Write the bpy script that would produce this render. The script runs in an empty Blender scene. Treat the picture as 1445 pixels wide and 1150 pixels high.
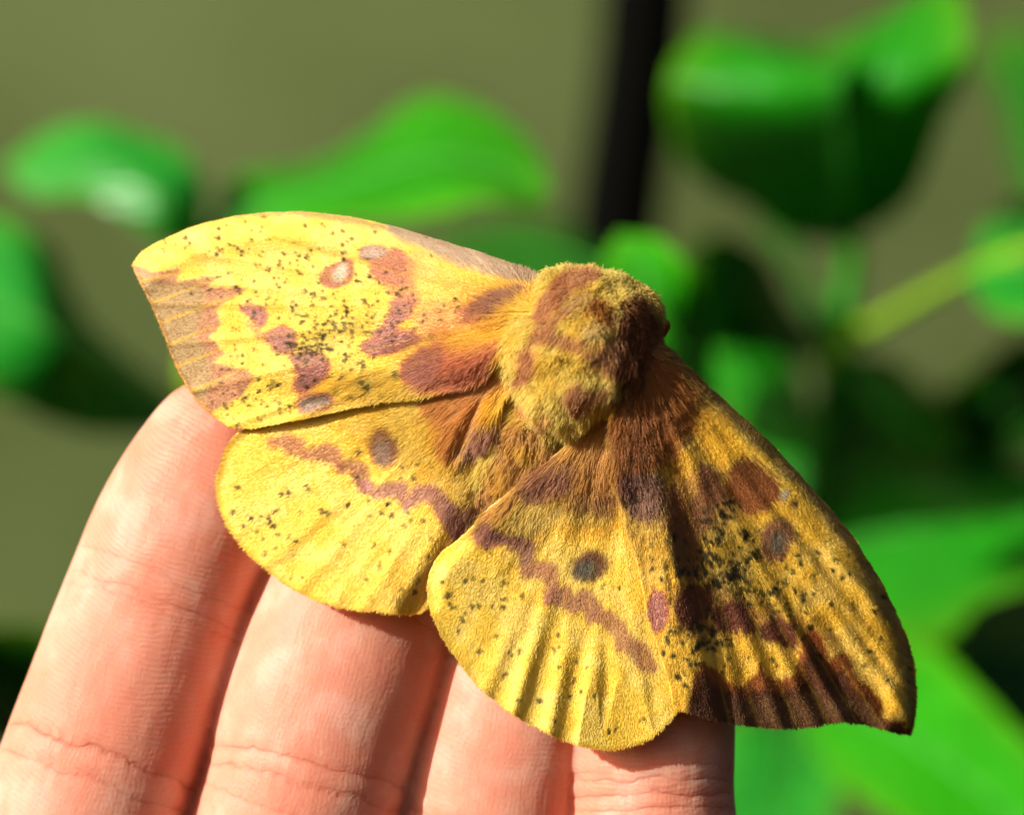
import bpy, bmesh, math
import numpy as np
from mathutils import Vector

rng = np.random.default_rng(7)
SC = bpy.context.scene
COL = SC.collection

# ------------------------------------------------------------------ camera
K = 0.064            # millimetres per photo pixel in the plane of focus
D = 350.0            # mm from the lens to the reference plane (z = 0)
H = 1200.0           # mm, height of the picture centre above the ground
PW, PH = 1445.0, 1150.0

cam_d = bpy.data.cameras.new('camera')
cam = bpy.data.objects.new('camera', cam_d)
COL.objects.link(cam)
cam.location = (0, -D / 1000, H / 1000)
cam.rotation_euler = (math.radians(90), 0, 0)
cam_d.sensor_width = 36
cam_d.lens = 36 * D / (PW * K)
cam_d.clip_start = 0.01
cam_d.clip_end = 100
cam_d.dof.use_dof = True
cam_d.dof.focus_distance = (D + 1.5) / 1000
cam_d.dof.aperture_fstop = cam_d.lens / 9.5
SC.camera = cam

# ------------------------------------------------------------------ light
SUN = Vector((-0.77, -0.49, 0.41)).normalized()      # towards the sun
w = bpy.data.worlds.new('World')
SC.world = w
w.use_nodes = True
nt = w.node_tree
bg = nt.nodes['Background']
sky = nt.nodes.new('ShaderNodeTexSky')
sky.sky_type = 'NISHITA'
sky.sun_disc = False
sky.sun_elevation = math.asin(SUN.z)
sky.sun_rotation = math.atan2(SUN.x, SUN.y)
sky.air_density = 1.0
sky.dust_density = 6.0
sky.ozone_density = 0.0
nt.links.new(sky.outputs[0], bg.inputs[0])
bg.inputs[1].default_value = 0.065
sl = bpy.data.lights.new('sun', 'SUN')
sl.energy = 5.0
sl.angle = math.radians(0.5)
sl.color = (1.0, 0.955, 0.88)
so = bpy.data.objects.new('sun', sl)
COL.objects.link(so)
so.location = (-1, -1, 2)
so.rotation_euler = SUN.to_track_quat('Z', 'Y').to_euler()

SC.view_settings.view_transform = 'Standard'
SC.view_settings.look = 'None'
SC.view_settings.exposure = 0.34
SC.view_settings.gamma = 1.0
SC.view_settings.use_curve_mapping = False
SC.cycles.use_denoising = True
SC.cycles.max_bounces = 5
SC.cycles.diffuse_bounces = 3
SC.cycles.glossy_bounces = 2
SC.cycles.adaptive_threshold = 0.02
SC.cycles.transparent_max_bounces = 8


# ------------------------------------------------------------------ helpers
def P3(px, py, z):
    """photo pixel + height z (mm towards the lens) -> world metres"""
    px = np.asarray(px, float); py = np.asarray(py, float); z = np.asarray(z, float)
    f = (D - z) / D * K
    return np.stack([(px - PW / 2) * f, -z + 0 * px, H - (py - PH / 2) * f], -1) * 0.001


def PX(co):
    """world metres -> photo pixels"""
    z = -co[:, 1] * 1000
    f = (D - z) / D * K
    return co[:, 0] * 1000 / f + PW / 2, PH / 2 - (co[:, 2] * 1000 - H) / f


def vhash(ix, iy, iz, seed):
    h = (ix * 374761393 + iy * 668265263 + iz * 2147483647 + seed * 974711) & 0xffffffff
    h = ((h ^ (h >> 13)) * 1274126177) & 0xffffffff
    h = (h ^ (h >> 16))
    return (h & 0xffff) / 65535.0


def noise(x, y, z=None, seed=0):
    """value noise in 0..1"""
    x = np.asarray(x, float); y = np.asarray(y, float)
    z = np.zeros_like(x) if z is None else np.asarray(z, float)
    xi = np.floor(x).astype(np.int64); yi = np.floor(y).astype(np.int64); zi = np.floor(z).astype(np.int64)
    fx = x - xi; fy = y - yi; fz = z - zi
    fx = fx * fx * (3 - 2 * fx); fy = fy * fy * (3 - 2 * fy); fz = fz * fz * (3 - 2 * fz)
    out = 0
    for dz in (0, 1):
        wz = fz if dz else 1 - fz
        for dy in (0, 1):
            wy = fy if dy else 1 - fy
            for dx in (0, 1):
                wx = fx if dx else 1 - fx
                out = out + wx * wy * wz * vhash(xi + dx, yi + dy, zi + dz, seed)
    return out


def fbm(x, y, z=None, seed=0, oct=3):
    a, s, t = 0.5, 0, 0
    for o in range(oct):
        k = 2.03 ** o
        s = s + a * noise(x * k, y * k, None if z is None else z * k, seed + 17 * o)
        t += a
        a *= 0.55
    return s / t


def sstep(a, b, x):
    t = np.clip((x - a) / (b - a), 0, 1)
    return t * t * (3 - 2 * t)


def catmull(pts, n, closed=False):
    """n samples per segment through the points"""
    p = np.asarray(pts, float)
    m = len(p)
    if closed:
        q = np.vstack([p[-1], p, p[0], p[1]]); segs = m
    else:
        q = np.vstack([2 * p[0] - p[1], p, 2 * p[-1] - p[-2]]); segs = m - 1
    out = []
    t = np.linspace(0, 1, n, endpoint=False)[:, None]
    for i in range(segs):
        a, b, c, d = q[i], q[i + 1], q[i + 2], q[i + 3]
        out.append(0.5 * (2 * b + (c - a) * t + (2 * a - 5 * b + 4 * c - d) * t ** 2 + (3 * b - a - 3 * c + d) * t ** 3))
    out = np.vstack(out)
    if not closed:
        out = np.vstack([out, p[-1]])
    return out


def resample(pts, n):
    """n points evenly along a Catmull-Rom spline"""
    c = catmull(pts, 24)
    d = np.r_[0, np.cumsum(np.linalg.norm(np.diff(c, axis=0), axis=1))]
    t = np.linspace(0, d[-1], n)
    return np.stack([np.interp(t, d, c[:, i]) for i in range(c.shape[1])], -1)


def poly_dist(poly, X, Y, closed=True):
    """distance to a polyline, and inside mask"""
    p = np.asarray(poly, float)
    q = np.roll(p, -1, 0) if closed else p[1:]
    p = p if closed else p[:-1]
    d2 = np.full(X.shape, 1e12)
    ins = np.zeros(X.shape, bool)
    for (x0, y0), (x1, y1) in zip(p, q):
        ex, ey = x1 - x0, y1 - y0
        L = ex * ex + ey * ey + 1e-12
        t = np.clip(((X - x0) * ex + (Y - y0) * ey) / L, 0, 1)
        d2 = np.minimum(d2, (X - x0 - t * ex) ** 2 + (Y - y0 - t * ey) ** 2)
        if closed:
            c = ((y0 <= Y) != (y1 <= Y))
            if abs(ey) > 1e-9:
                ins ^= c & (X < (Y - y0) / ey * ex + x0)
    return np.sqrt(d2), ins


def poly_sd(poly, X, Y):
    d, i = poly_dist(poly, X, Y)
    return np.where(i, -d, d)


def lin(r, g, b):
    """8-bit sRGB -> linear"""
    c = np.array([r, g, b], float) / 255
    return np.where(c <= 0.04045, c / 12.92, ((c + 0.055) / 1.055) ** 2.4)


def tag(o, label=None, cat=None, group=None, kind=None):
    if label: o['label'] = label
    if cat: o['category'] = cat
    if group: o['group'] = group
    if kind: o['kind'] = kind
    return o


def empty(name, loc):
    o = bpy.data.objects.new(name, None)
    COL.objects.link(o)
    o.location = loc
    o.empty_display_size = 0.01
    return o


def put(o, parent):
    COL.objects.link(o)
    if parent is not None:
        o.parent = parent
        root = parent
        off = Vector((0, 0, 0))
        while root is not None:
            off += root.location
            root = root.parent
        o.location = -off          # mesh data is in world metres
    return o


def mesh_obj(name, verts, faces, mat, parent=None, smooth=True, colors=None, attrs=None):
    me = bpy.data.meshes.new(name)
    verts = np.asarray(verts, np.float32)
    faces = np.asarray(faces, np.int32)
    k = faces.shape[1]
    me.vertices.add(len(verts)); me.vertices.foreach_set('co', verts.ravel())
    me.loops.add(faces.size); me.loops.foreach_set('vertex_index', faces.ravel())
    me.polygons.add(len(faces))
    me.polygons.foreach_set('loop_start', np.arange(0, faces.size, k, dtype=np.int32))
    me.update(calc_edges=True)
    if smooth:
        me.polygons.foreach_set('use_smooth', np.ones(len(faces), bool))
    add_attrs(me, colors, attrs)
    me.materials.append(mat)
    o = bpy.data.objects.new(name, me)
    return put(o, parent)


def add_attrs(me, colors=None, attrs=None):
    if colors is not None:
        a = me.attributes.new('tint', 'FLOAT_COLOR', 'POINT')
        c4 = np.ones((len(colors), 4), np.float32); c4[:, :3] = colors
        a.data.foreach_set('color', c4.ravel())
    for n, v in (attrs or {}).items():
        a = me.attributes.new(n, 'FLOAT', 'POINT')
        a.data.foreach_set('value', np.asarray(v, np.float32))


def hair_obj(name, pts, radius, colors, mat, parent):
    """pts: (n, k, 3) world metres; radius: (n, k) metres; colors: (n, 3)"""
    n, k = pts.shape[:2]
    cu = bpy.data.hair_curves.new(name)
    cu.add_curves([k] * n)
    cu.attributes['position'].data.foreach_set('vector', np.asarray(pts, np.float32).ravel())
    r = cu.attributes.get('radius') or cu.attributes.new('radius', 'FLOAT', 'POINT')
    r.data.foreach_set('value', np.asarray(radius, np.float32).ravel())
    a = cu.attributes.new('tint', 'FLOAT_COLOR', 'CURVE')
    c4 = np.ones((n, 4), np.float32); c4[:, :3] = colors
    a.data.foreach_set('color', c4.ravel())
    cu.materials.append(mat)
    o = bpy.data.objects.new(name, cu)
    return put(o, parent)


def new_mat(name):
    m = bpy.data.materials.new(name)
    m.use_nodes = True
    nt = m.node_tree
    b = nt.nodes['Principled BSDF']
    return m, nt, b


def nd(nt, typ, **kw):
    n = nt.nodes.new(typ)
    for k, v in kw.items():
        setattr(n, k, v)
    return n


# ------------------------------------------------------------------ materials
def wall_material():
    m, nt, b = new_mat('olive_plaster')
    tc = nd(nt, 'ShaderNodeTexCoord')
    n1 = nd(nt, 'ShaderNodeTexNoise'); n1.inputs['Scale'].default_value = 7.0; n1.inputs['Detail'].default_value = 3
    n2 = nd(nt, 'ShaderNodeTexNoise'); n2.inputs['Scale'].default_value = 400.0
    nt.links.new(tc.outputs['Object'], n1.inputs['Vector'])
    nt.links.new(tc.outputs['Object'], n2.inputs['Vector'])
    r = nd(nt, 'ShaderNodeValToRGB')
    r.color_ramp.elements[0].position = 0.35; r.color_ramp.elements[1].position = 0.65
    r.color_ramp.elements[0].color = (0.066, 0.096, 0.018, 1)
    r.color_ramp.elements[1].color = (0.102, 0.138, 0.038, 1)
    nt.links.new(n1.outputs[0], r.inputs[0])
    nt.links.new(r.outputs[0], b.inputs['Base Color'])
    b.inputs['Roughness'].default_value = 0.9
    bp = nd(nt, 'ShaderNodeBump'); bp.inputs['Strength'].default_value = 0.3; bp.inputs['Distance'].default_value = 0.001
    nt.links.new(n2.outputs[0], bp.inputs['Height'])
    nt.links.new(bp.outputs[0], b.inputs['Normal'])
    return m


def leaf_material(name, col, trans=0.25, rough=0.42, spec=0.2):
    m, nt, b = new_mat(name)
    tc = nd(nt, 'ShaderNodeTexCoord')
    n1 = nd(nt, 'ShaderNodeTexNoise'); n1.inputs['Scale'].default_value = 55.0; n1.inputs['Detail'].default_value = 4
    nt.links.new(tc.outputs['Object'], n1.inputs['Vector'])
    mx = nd(nt, 'ShaderNodeMix', data_type='RGBA')
    mx.inputs['A'].default_value = (col[0] * 0.3, col[1] * 0.6, col[2] * 0.6, 1)
    mx.inputs['B'].default_value = (col[0] * 1.7 + 0.005, col[1] * 1.35, col[2] * 1.3, 1)
    nt.links.new(n1.outputs[0], mx.inputs['Factor'])
    va = nd(nt, 'ShaderNodeAttribute', attribute_name='vein')
    ra = nd(nt, 'ShaderNodeAttribute', attribute_name='rim')
    m2 = nd(nt, 'ShaderNodeMix', data_type='RGBA')
    m2.inputs['B'].default_value = (col[0] * 2 + 0.05, min(0.5, col[1] * 1.6), col[2] * 2 + 0.02, 1)
    nt.links.new(mx.outputs['Result'], m2.inputs['A']); nt.links.new(va.outputs['Fac'], m2.inputs['Factor'])
    m3 = nd(nt, 'ShaderNodeMix', data_type='RGBA')
    m3.inputs['B'].default_value = (0.10 + col[0] * 2, min(0.42, col[1] * 1.35), 0.004, 1)
    nt.links.new(m2.outputs['Result'], m3.inputs['A']); nt.links.new(ra.outputs['Fac'], m3.inputs['Factor'])
    mx = m3
    nt.links.new(mx.outputs['Result'], b.inputs['Base Color'])
    b.inputs['Roughness'].default_value = rough
    b.inputs['Specular IOR Level'].default_value = spec
    tr = nd(nt, 'ShaderNodeBsdfTranslucent')
    hs = nd(nt, 'ShaderNodeHueSaturation'); hs.inputs['Value'].default_value = 1.1; hs.inputs['Hue'].default_value = 0.485
    nt.links.new(mx.outputs['Result'], hs.inputs['Color'])
    nt.links.new(hs.outputs[0], tr.inputs['Color'])
    ms = nd(nt, 'ShaderNodeMixShader'); ms.inputs[0].default_value = trans
    nt.links.new(b.outputs[0], ms.inputs[1]); nt.links.new(tr.outputs[0], ms.inputs[2])
    nt.links.new(ms.outputs[0], nt.nodes['Material Output'].inputs[0])
    bp = nd(nt, 'ShaderNodeBump'); bp.inputs['Strength'].default_value = 0.25; bp.inputs['Distance'].default_value = 0.0006
    nt.links.new(n1.outputs[0], bp.inputs['Height'])
    nt.links.new(bp.outputs[0], b.inputs['Normal'])
    return m


def simple_material(name, col, rough=0.5, nscale=300, bump=0.2):
    m, nt, b = new_mat(name)
    tc = nd(nt, 'ShaderNodeTexCoord')
    n1 = nd(nt, 'ShaderNodeTexNoise'); n1.inputs['Scale'].default_value = nscale; n1.inputs['Detail'].default_value = 4
    nt.links.new(tc.outputs['Object'], n1.inputs['Vector'])
    mx = nd(nt, 'ShaderNodeMix', data_type='RGBA')
    mx.inputs['A'].default_value = (col[0] * 0.7, col[1] * 0.7, col[2] * 0.7, 1)
    mx.inputs['B'].default_value = (col[0] * 1.3, col[1] * 1.3, col[2] * 1.3, 1)
    nt.links.new(n1.outputs[0], mx.inputs['Factor'])
    nt.links.new(mx.outputs['Result'], b.inputs['Base Color'])
    b.inputs['Roughness'].default_value = rough
    bp = nd(nt, 'ShaderNodeBump'); bp.inputs['Strength'].default_value = bump; bp.inputs['Distance'].default_value = 0.0003
    nt.links.new(n1.outputs[0], bp.inputs['Height'])
    nt.links.new(bp.outputs[0], b.inputs['Normal'])
    return m


def wing_material():
    m, nt, b = new_mat('moth_wing_membrane')
    at = nd(nt, 'ShaderNodeAttribute', attribute_name='tint')
    tc = nd(nt, 'ShaderNodeTexCoord')
    al = nd(nt, 'ShaderNodeAttribute', attribute_name='ray_along')
    ac = nd(nt, 'ShaderNodeAttribute', attribute_name='ray_across')
    cv = nd(nt, 'ShaderNodeCombineXYZ')
    nt.links.new(al.outputs['Fac'], cv.inputs[0]); nt.links.new(ac.outputs['Fac'], cv.inputs[1])
    n1 = nd(nt, 'ShaderNodeTexNoise'); n1.inputs['Scale'].default_value = 1.0; n1.inputs['Detail'].default_value = 2.5
    nt.links.new(cv.outputs[0], n1.inputs['Vector'])
    mr = nd(nt, 'ShaderNodeMapRange'); mr.inputs['To Min'].default_value = 0.86; mr.inputs['To Max'].default_value = 1.10
    mr.inputs['From Min'].default_value = 0.25; mr.inputs['From Max'].default_value = 0.75
    nt.links.new(n1.outputs[0], mr.inputs['Value'])
    vm = nd(nt, 'ShaderNodeVectorMath', operation='SCALE')
    nt.links.new(at.outputs['Color'], vm.inputs[0]); nt.links.new(mr.outputs[0], vm.inputs['Scale'])
    nt.links.new(vm.outputs[0], b.inputs['Base Color'])
    b.inputs['Roughness'].default_value = 0.62
    b.inputs['Specular IOR Level'].default_value = 0.25
    bp = nd(nt, 'ShaderNodeBump'); bp.inputs['Strength'].default_value = 0.5; bp.inputs['Distance'].default_value = 0.00008
    nt.links.new(n1.outputs[0], bp.inputs['Height'])
    nt.links.new(bp.outputs[0], b.inputs['Normal'])
    return m


def fur_material(name, rough=0.5, spec=0.35, trans=0.25):
    m, nt, b = new_mat(name)
    at = nd(nt, 'ShaderNodeAttribute', attribute_name='tint')
    nt.links.new(at.outputs['Color'], b.inputs['Base Color'])
    b.inputs['Roughness'].default_value = rough
    b.inputs['Specular IOR Level'].default_value = spec
    tr = nd(nt, 'ShaderNodeBsdfTranslucent')
    nt.links.new(at.outputs['Color'], tr.inputs['Color'])
    ms = nd(nt, 'ShaderNodeMixShader'); ms.inputs[0].default_value = trans
    nt.links.new(b.outputs[0], ms.inputs[1]); nt.links.new(tr.outputs[0], ms.inputs[2])
    nt.links.new(ms.outputs[0], nt.nodes['Material Output'].inputs[0])
    return m


def skin_material():
    m, nt, b = new_mat('skin')
    L = nt.links.new
    at = nd(nt, 'ShaderNodeAttribute', attribute_name='tint')
    fu = nd(nt, 'ShaderNodeAttribute', attribute_name='finger_along')
    fv = nd(nt, 'ShaderNodeAttribute', attribute_name='finger_across')
    rg = nd(nt, 'ShaderNodeAttribute', attribute_name='ridge')
    tc = nd(nt, 'ShaderNodeTexCoord')
    nz = nd(nt, 'ShaderNodeTexNoise'); nz.inputs['Scale'].default_value = 150.0; nz.inputs['Detail'].default_value = 4
    nf = nd(nt, 'ShaderNodeTexNoise'); nf.inputs['Scale'].default_value = 2600.0; nf.inputs['Detail'].default_value = 3
    L(tc.outputs['Object'], nz.inputs['Vector']); L(tc.outputs['Object'], nf.inputs['Vector'])

    def math_(op, a, bb=None):
        n = nd(nt, 'ShaderNodeMath', operation=op)
        for i, v in enumerate((a, bb)):
            if v is None: continue
            if isinstance(v, (int, float)): n.inputs[i].default_value = v
            else: L(v, n.inputs[i])
        return n.outputs[0]
    # friction ridges: bands across the finger, bowed and wavering
    bow = math_('MULTIPLY', math_('MULTIPLY', fv.outputs['Fac'], fv.outputs['Fac']), 0.022)
    wav = math_('MULTIPLY', nz.outputs[0], 2.6)
    ph = math_('MULTIPLY', math_('ADD', math_('ADD', fu.outputs['Fac'], bow), wav), 2 * math.pi / 0.52)
    rid = math_('MULTIPLY', math_('SINE', ph), rg.outputs['Fac'])
    # lengthwise fine wrinkles in the other direction
    ph2 = math_('MULTIPLY', math_('ADD', fv.outputs['Fac'], math_('MULTIPLY', nz.outputs[0], 3.0)), 2 * math.pi / 0.47)
    rid2 = math_('MULTIPLY', math_('SINE', ph2), 0.15)
    ca = nd(nt, 'ShaderNodeAttribute', attribute_name='crease')
    cd = nd(nt, 'ShaderNodeAttribute', attribute_name='crease_depth')
    cj = math_('ADD', ca.outputs['Fac'], math_('MULTIPLY', math_('SUBTRACT', nf.outputs[0], 0.5), 0.22))
    q = math_('DIVIDE', cj, 0.13)
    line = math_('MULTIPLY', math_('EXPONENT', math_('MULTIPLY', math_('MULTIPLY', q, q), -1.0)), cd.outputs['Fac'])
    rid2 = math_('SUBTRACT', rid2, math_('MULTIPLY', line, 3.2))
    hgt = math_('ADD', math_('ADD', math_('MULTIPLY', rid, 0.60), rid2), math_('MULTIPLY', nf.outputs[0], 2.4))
    bp = nd(nt, 'ShaderNodeBump'); bp.inputs['Strength'].default_value = 0.8; bp.inputs['Distance'].default_value = 0.000026
    L(hgt, bp.inputs['Height']); L(bp.outputs[0], b.inputs['Normal'])
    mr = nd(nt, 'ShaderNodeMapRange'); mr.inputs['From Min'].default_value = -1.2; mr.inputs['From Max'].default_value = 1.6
    mr.inputs['To Min'].default_value = 0.90; mr.inputs['To Max'].default_value = 1.06  # crease lines and grooves darkened in the colour, standing in for shade
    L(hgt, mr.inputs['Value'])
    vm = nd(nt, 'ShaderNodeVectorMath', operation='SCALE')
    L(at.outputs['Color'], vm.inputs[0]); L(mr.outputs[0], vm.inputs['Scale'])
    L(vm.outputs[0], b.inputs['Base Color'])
    b.inputs['Roughness'].default_value = 0.5
    b.inputs['Specular IOR Level'].default_value = 0.2
    b.inputs['Subsurface Weight'].default_value = 0.7
    b.inputs['Subsurface Radius'].default_value = (1.0, 0.22, 0.09)
    b.inputs['Subsurface Scale'].default_value = 0.0034
    return m


# ------------------------------------------------------------------ wall
def box(name, lo, hi, mat, parent=None):
    v = [(x, y, z) for x in (lo[0], hi[0]) for y in (lo[1], hi[1]) for z in (lo[2], hi[2])]
    f = [(0, 1, 3, 2), (4, 6, 7, 5), (0, 4, 5, 1), (2, 3, 7, 6), (0, 2, 6, 4), (1, 5, 7, 3)]
    return mesh_obj(name, v, f, mat, parent, smooth=False)


tag(box('wall', (-2.5, 1.0, 0.0), (2.5, 1.15, 2.8), wall_material()), kind='structure')


# ------------------------------------------------------------------ tubes, leaves
def tube(name, pts, rad, mat, parent=None, sides=12, n=28):
    """pts in world metres, rad in metres at each point"""
    q = resample(np.c_[np.asarray(pts, float), np.asarray(rad, float)], n)
    c, r = q[:, :3], q[:, 3]
    t = np.gradient(c, axis=0); t /= np.linalg.norm(t, axis=1)[:, None]
    up = np.array([0.3, 1.0, 0.2]) if abs(t[0] @ np.array([0, 1, 0])) < 0.9 else np.array([1.0, 0, 0])
    a = np.cross(t, up); a /= np.linalg.norm(a, axis=1)[:, None]
    b = np.cross(t, a)
    th = np.linspace(0, 2 * np.pi, sides, endpoint=False)
    v = (c[:, None] + r[:, None, None] * (np.cos(th)[None, :, None] * a[:, None] + np.sin(th)[None, :, None] * b[:, None])).reshape(-1, 3)
    f = []
    for i in range(n - 1):
        for j in range(sides):
            k = (j + 1) % sides
            f.append((i * sides + j, i * sides + k, (i + 1) * sides + k, (i + 1) * sides + j))
    v = np.vstack([v, c[0], c[-1]])
    c0, c1 = len(v) - 2, len(v) - 1
    for j in range(sides):
        k = (j + 1) % sides
        f.append((j, c0, c0, k)); f.append(((n - 1) * sides + j, (n - 1) * sides + k, c1, c1))
    # degenerate quads -> write as polygons through bmesh
    bm = bmesh.new()
    vs = [bm.verts.new(x) for x in v]
    for q4 in f:
        u = []
        for i in q4:
            if vs[i] not in u: u.append(vs[i])
        try: bm.faces.new(u)
        except ValueError: pass
    bmesh.ops.recalc_face_normals(bm, faces=bm.faces)
    me = bpy.data.meshes.new(name); bm.to_mesh(me); bm.free()
    me.polygons.foreach_set('use_smooth', np.ones(len(me.polygons), bool))
    me.materials.append(mat)
    return put(bpy.data.objects.new(name, me), parent)


BZ = 1.45      # how much deeper the plants stand than first measured


def leaf(parent, base, tip, left, mid, right, mat, ribmat, n=40, m=24, wavy=1.2, seed=0):
    """a blade between three rails of (px, py, z); veins pressed in, edge a little wavy"""
    L = resample([base] + left + [tip], n)
    M = resample([base] + mid + [tip], n)
    R = resample([base] + right + [tip], n)
    L, M, R = (P3(q[:, 0], q[:, 1], q[:, 2] * BZ) for q in (L, M, R))
    v = np.linspace(-1, 1, 2 * m + 1)
    u = np.linspace(0, 1, n)
    av = np.abs(v)[None, :, None]
    side = np.where(v[None, :, None] < 0, L[:, None], R[:, None])
    co = M[:, None] * (1 - av) + side * av
    du = np.gradient(co, axis=0); dv = np.gradient(co, axis=1)
    nr = np.cross(du, dv); nr /= (np.linalg.norm(nr, axis=2, keepdims=True) + 1e-12)
    nr *= np.where(nr[..., 1:2] > 0, -1, 1)
    vein = np.abs(((u[:, None] * 9 - np.abs(v)[None] * 2.2) % 1.0) - 0.5) * 2
    hgt = (vein ** 4) * -0.7 * np.minimum(1, np.abs(v)[None] * 6) * np.sin(np.pi * u)[:, None]
    hgt += 0.9 * np.sin(np.pi * u)[:, None] * (np.abs(v)[None] * 2.0) * (1 - np.abs(v)[None])  # pillowed halves
    hgt += wavy * (np.abs(v)[None] ** 2) * np.sin(u[:, None] * 11 + seed + 2 * np.sign(v)[None]) * np.sin(np.pi * u)[:, None]
    co = co + nr * hgt[..., None] * 0.001
    W = 2 * m + 1
    top = co.reshape(-1, 3)
    bot = (co - nr * 0.00035).reshape(-1, 3)
    i, j = np.meshgrid(np.arange(n - 1), np.arange(W - 1), indexing='ij')
    a = (i * W + j).ravel()
    fq = np.stack([a, a + 1, a + W + 1, a + W], 1)
    N = len(top)
    fb = fq[:, ::-1] + N
    ed = []
    for i_ in range(n - 1):
        for j_ in (0, W - 1):
            q = [i_ * W + j_, (i_ + 1) * W + j_, (i_ + 1) * W + j_ + N, i_ * W + j_ + N]
            ed.append(q if j_ == 0 else q[::-1])
    o = mesh_obj('leaf', np.vstack([top, bot]), np.vstack([fq, fb, np.array(ed)]), mat, parent,
                 attrs={'vein': np.tile(0.55 * (vein ** 5).ravel(), 2), 'rim': np.tile((0.65 * np.maximum(np.abs(v)[None] ** 7 * np.ones((n, 1)), (u[:, None] ** 12) * np.ones((1, W)))).ravel(), 2)})
    rib = M + nr[:, m] * 0.0001
    tube('midrib', rib[:-1], np.linspace(0.0009, 0.0002, n - 1), ribmat, o, sides=8, n=30)
    return o


GREEN = leaf_material('leaf_green', (0.004, 0.21, 0.003), 0.22)
GREEN2 = leaf_material('leaf_bright_green', (0.016, 0.30, 0.003), 0.30)
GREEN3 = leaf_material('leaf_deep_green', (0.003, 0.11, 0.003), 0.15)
MINT = leaf_material('leaf_waxy_green', (0.006, 0.26, 0.014), 0.2, rough=0.38, spec=0.6)
STEMD = leaf_material('stem_deep_green', (0.010, 0.10, 0.006), 0.05, rough=0.5)
RIB = leaf_material('leaf_midrib', (0.04, 0.30, 0.03), 0.1)
STEM = leaf_material('stem_green', (0.17, 0.36, 0.010), 0.05, rough=0.5)
BLACK = simple_material('black_stake_paint', (0.0012, 0.0013, 0.0008), 0.9, 120)
BLACK.node_tree.nodes['Principled BSDF'].inputs['Specular IOR Level'].default_value = 0.05

# leaning black stake behind the leaves
sp = P3([925, 912, 872, 830, 760, 700], [-500, 0, 310, 640, 1200, 1700], [-420] * 6)
tag(tube('plant_stake', sp, [0.0088] * 6, BLACK, sides=16),
    'black leaning stake standing behind the leaves, above the moth', 'stake')

# plant behind the left wing
base = P3(330, 2600, -170)
pl = tag(empty('leafy_plant', base), 'green plant with curled glossy leaves behind the moth\'s outspread left-hand wings', 'plant')
tube('stem', P3([330, 230, 180, 270, 290], [2600, 1700, 1000, 600, 330], np.array([-170, -165, -160, -155, -150]) * BZ), [0.004, 0.0036, 0.003, 0.0026, 0.0016], STEM, pl)
leaf(pl, (290, 345, -150), (2, 235, -161), [(282, 255, -149), (235, 195, -153), (150, 168, -157), (60, 196, -161)],
     [(230, 285, -145), (150, 235, -150), (70, 232, -156)], [(235, 345, -146), (165, 300, -147), (100, 272, -151), (40, 275, -156)], MINT, RIB, seed=1)
leaf(pl, (296, 330, -152), (778, 272, -120), [(330, 255, -160), (430, 232, -165), (515, 178, -168), (595, 138, -160), (700, 165, -146), (760, 215, -132)],
     [(400, 285, -148), (520, 250, -140), (620, 222, -135), (710, 240, -128)], [(400, 335, -140), (520, 315, -128), (610, 290, -120), (690, 284, -116), (745, 292, -116)], GREEN2, RIB, seed=2)
leaf(pl, (300, 610, -178), (-190, 380, -160), [(215, 530, -176), (130, 440, -162), (60, 345, -154), (-60, 300, -158)],
     [(200, 560, -160), (90, 480, -143), (-20, 420, -147)], [(200, 610, -170), (90, 600, -156), (-20, 560, -150), (-110, 480, -154)], MINT, RIB, seed=3)
leaf(pl, (300, 560, -158), (560, 400, -210), [(330, 470, -190), (420, 400, -200), (500, 370, -205)], [(380, 500, -175), (470, 440, -190)],
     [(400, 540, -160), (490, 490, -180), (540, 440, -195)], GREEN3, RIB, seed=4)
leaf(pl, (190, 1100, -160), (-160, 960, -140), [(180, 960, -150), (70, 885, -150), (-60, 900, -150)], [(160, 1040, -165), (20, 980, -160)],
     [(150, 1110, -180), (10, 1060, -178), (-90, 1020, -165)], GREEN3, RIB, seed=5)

# plant behind and right of the moth
base = P3(1080, 2600, -200)
pr = tag(empty('leafy_plant', base), 'large-leaved green plant with a forked stem, behind the moth\'s lower right wings', 'plant')
tube('stem', P3([1080, 1100, 1130, 1150, 1178, 1186], [2600, 1700, 1100, 760, 540, 470], np.array([-200, -200, -195, -190, -180, -172]) * BZ),
     [0.005, 0.0045, 0.004, 0.0034, 0.0028, 0.002], STEMD, pr)
tube('petiole', P3([1184, 1186, 1196, 1202, 1192], [520, 470, 410, 360, 310], np.array([-178, -170, -168, -175, -185]) * BZ), [0.0018, 0.0022, 0.0017, 0.0016, 0.0012], GREEN2, pr)
tube('petiole', P3([1160, 1186, 1250, 1340, 1420, 1480], [520, 488, 450, 400, 365, 345], np.array([-182, -172, -160, -150, -142, -138]) * BZ),
     [0.0013, 0.0021, 0.0013, 0.0012, 0.0013, 0.0010], STEM, pr)
tube('petiole', P3([1180, 1150, 1110, 1080], [500, 430, 350, 320], np.array([-178, -185, -200, -210]) * BZ), [0.0018, 0.0013, 0.0011, 0.0009], STEMD, pr)
# big upper leaf, arching over towards the lens
leaf(pr, (1190, 345, -182), (1165, 60, -164), [(1110, 338, -180), (1045, 285, -175), (965, 225, -168), (936, 120, -154), (985, 42, -162), (1080, 60, -168)],
     [(1190, 270, -164), (1188, 190, -148), (1180, 115, -138)], [(1285, 285, -166), (1330, 180, -148), (1375, 60, -132), (1335, -35, -150), (1240, 22, -166)], GREEN, RIB, seed=6)
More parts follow.
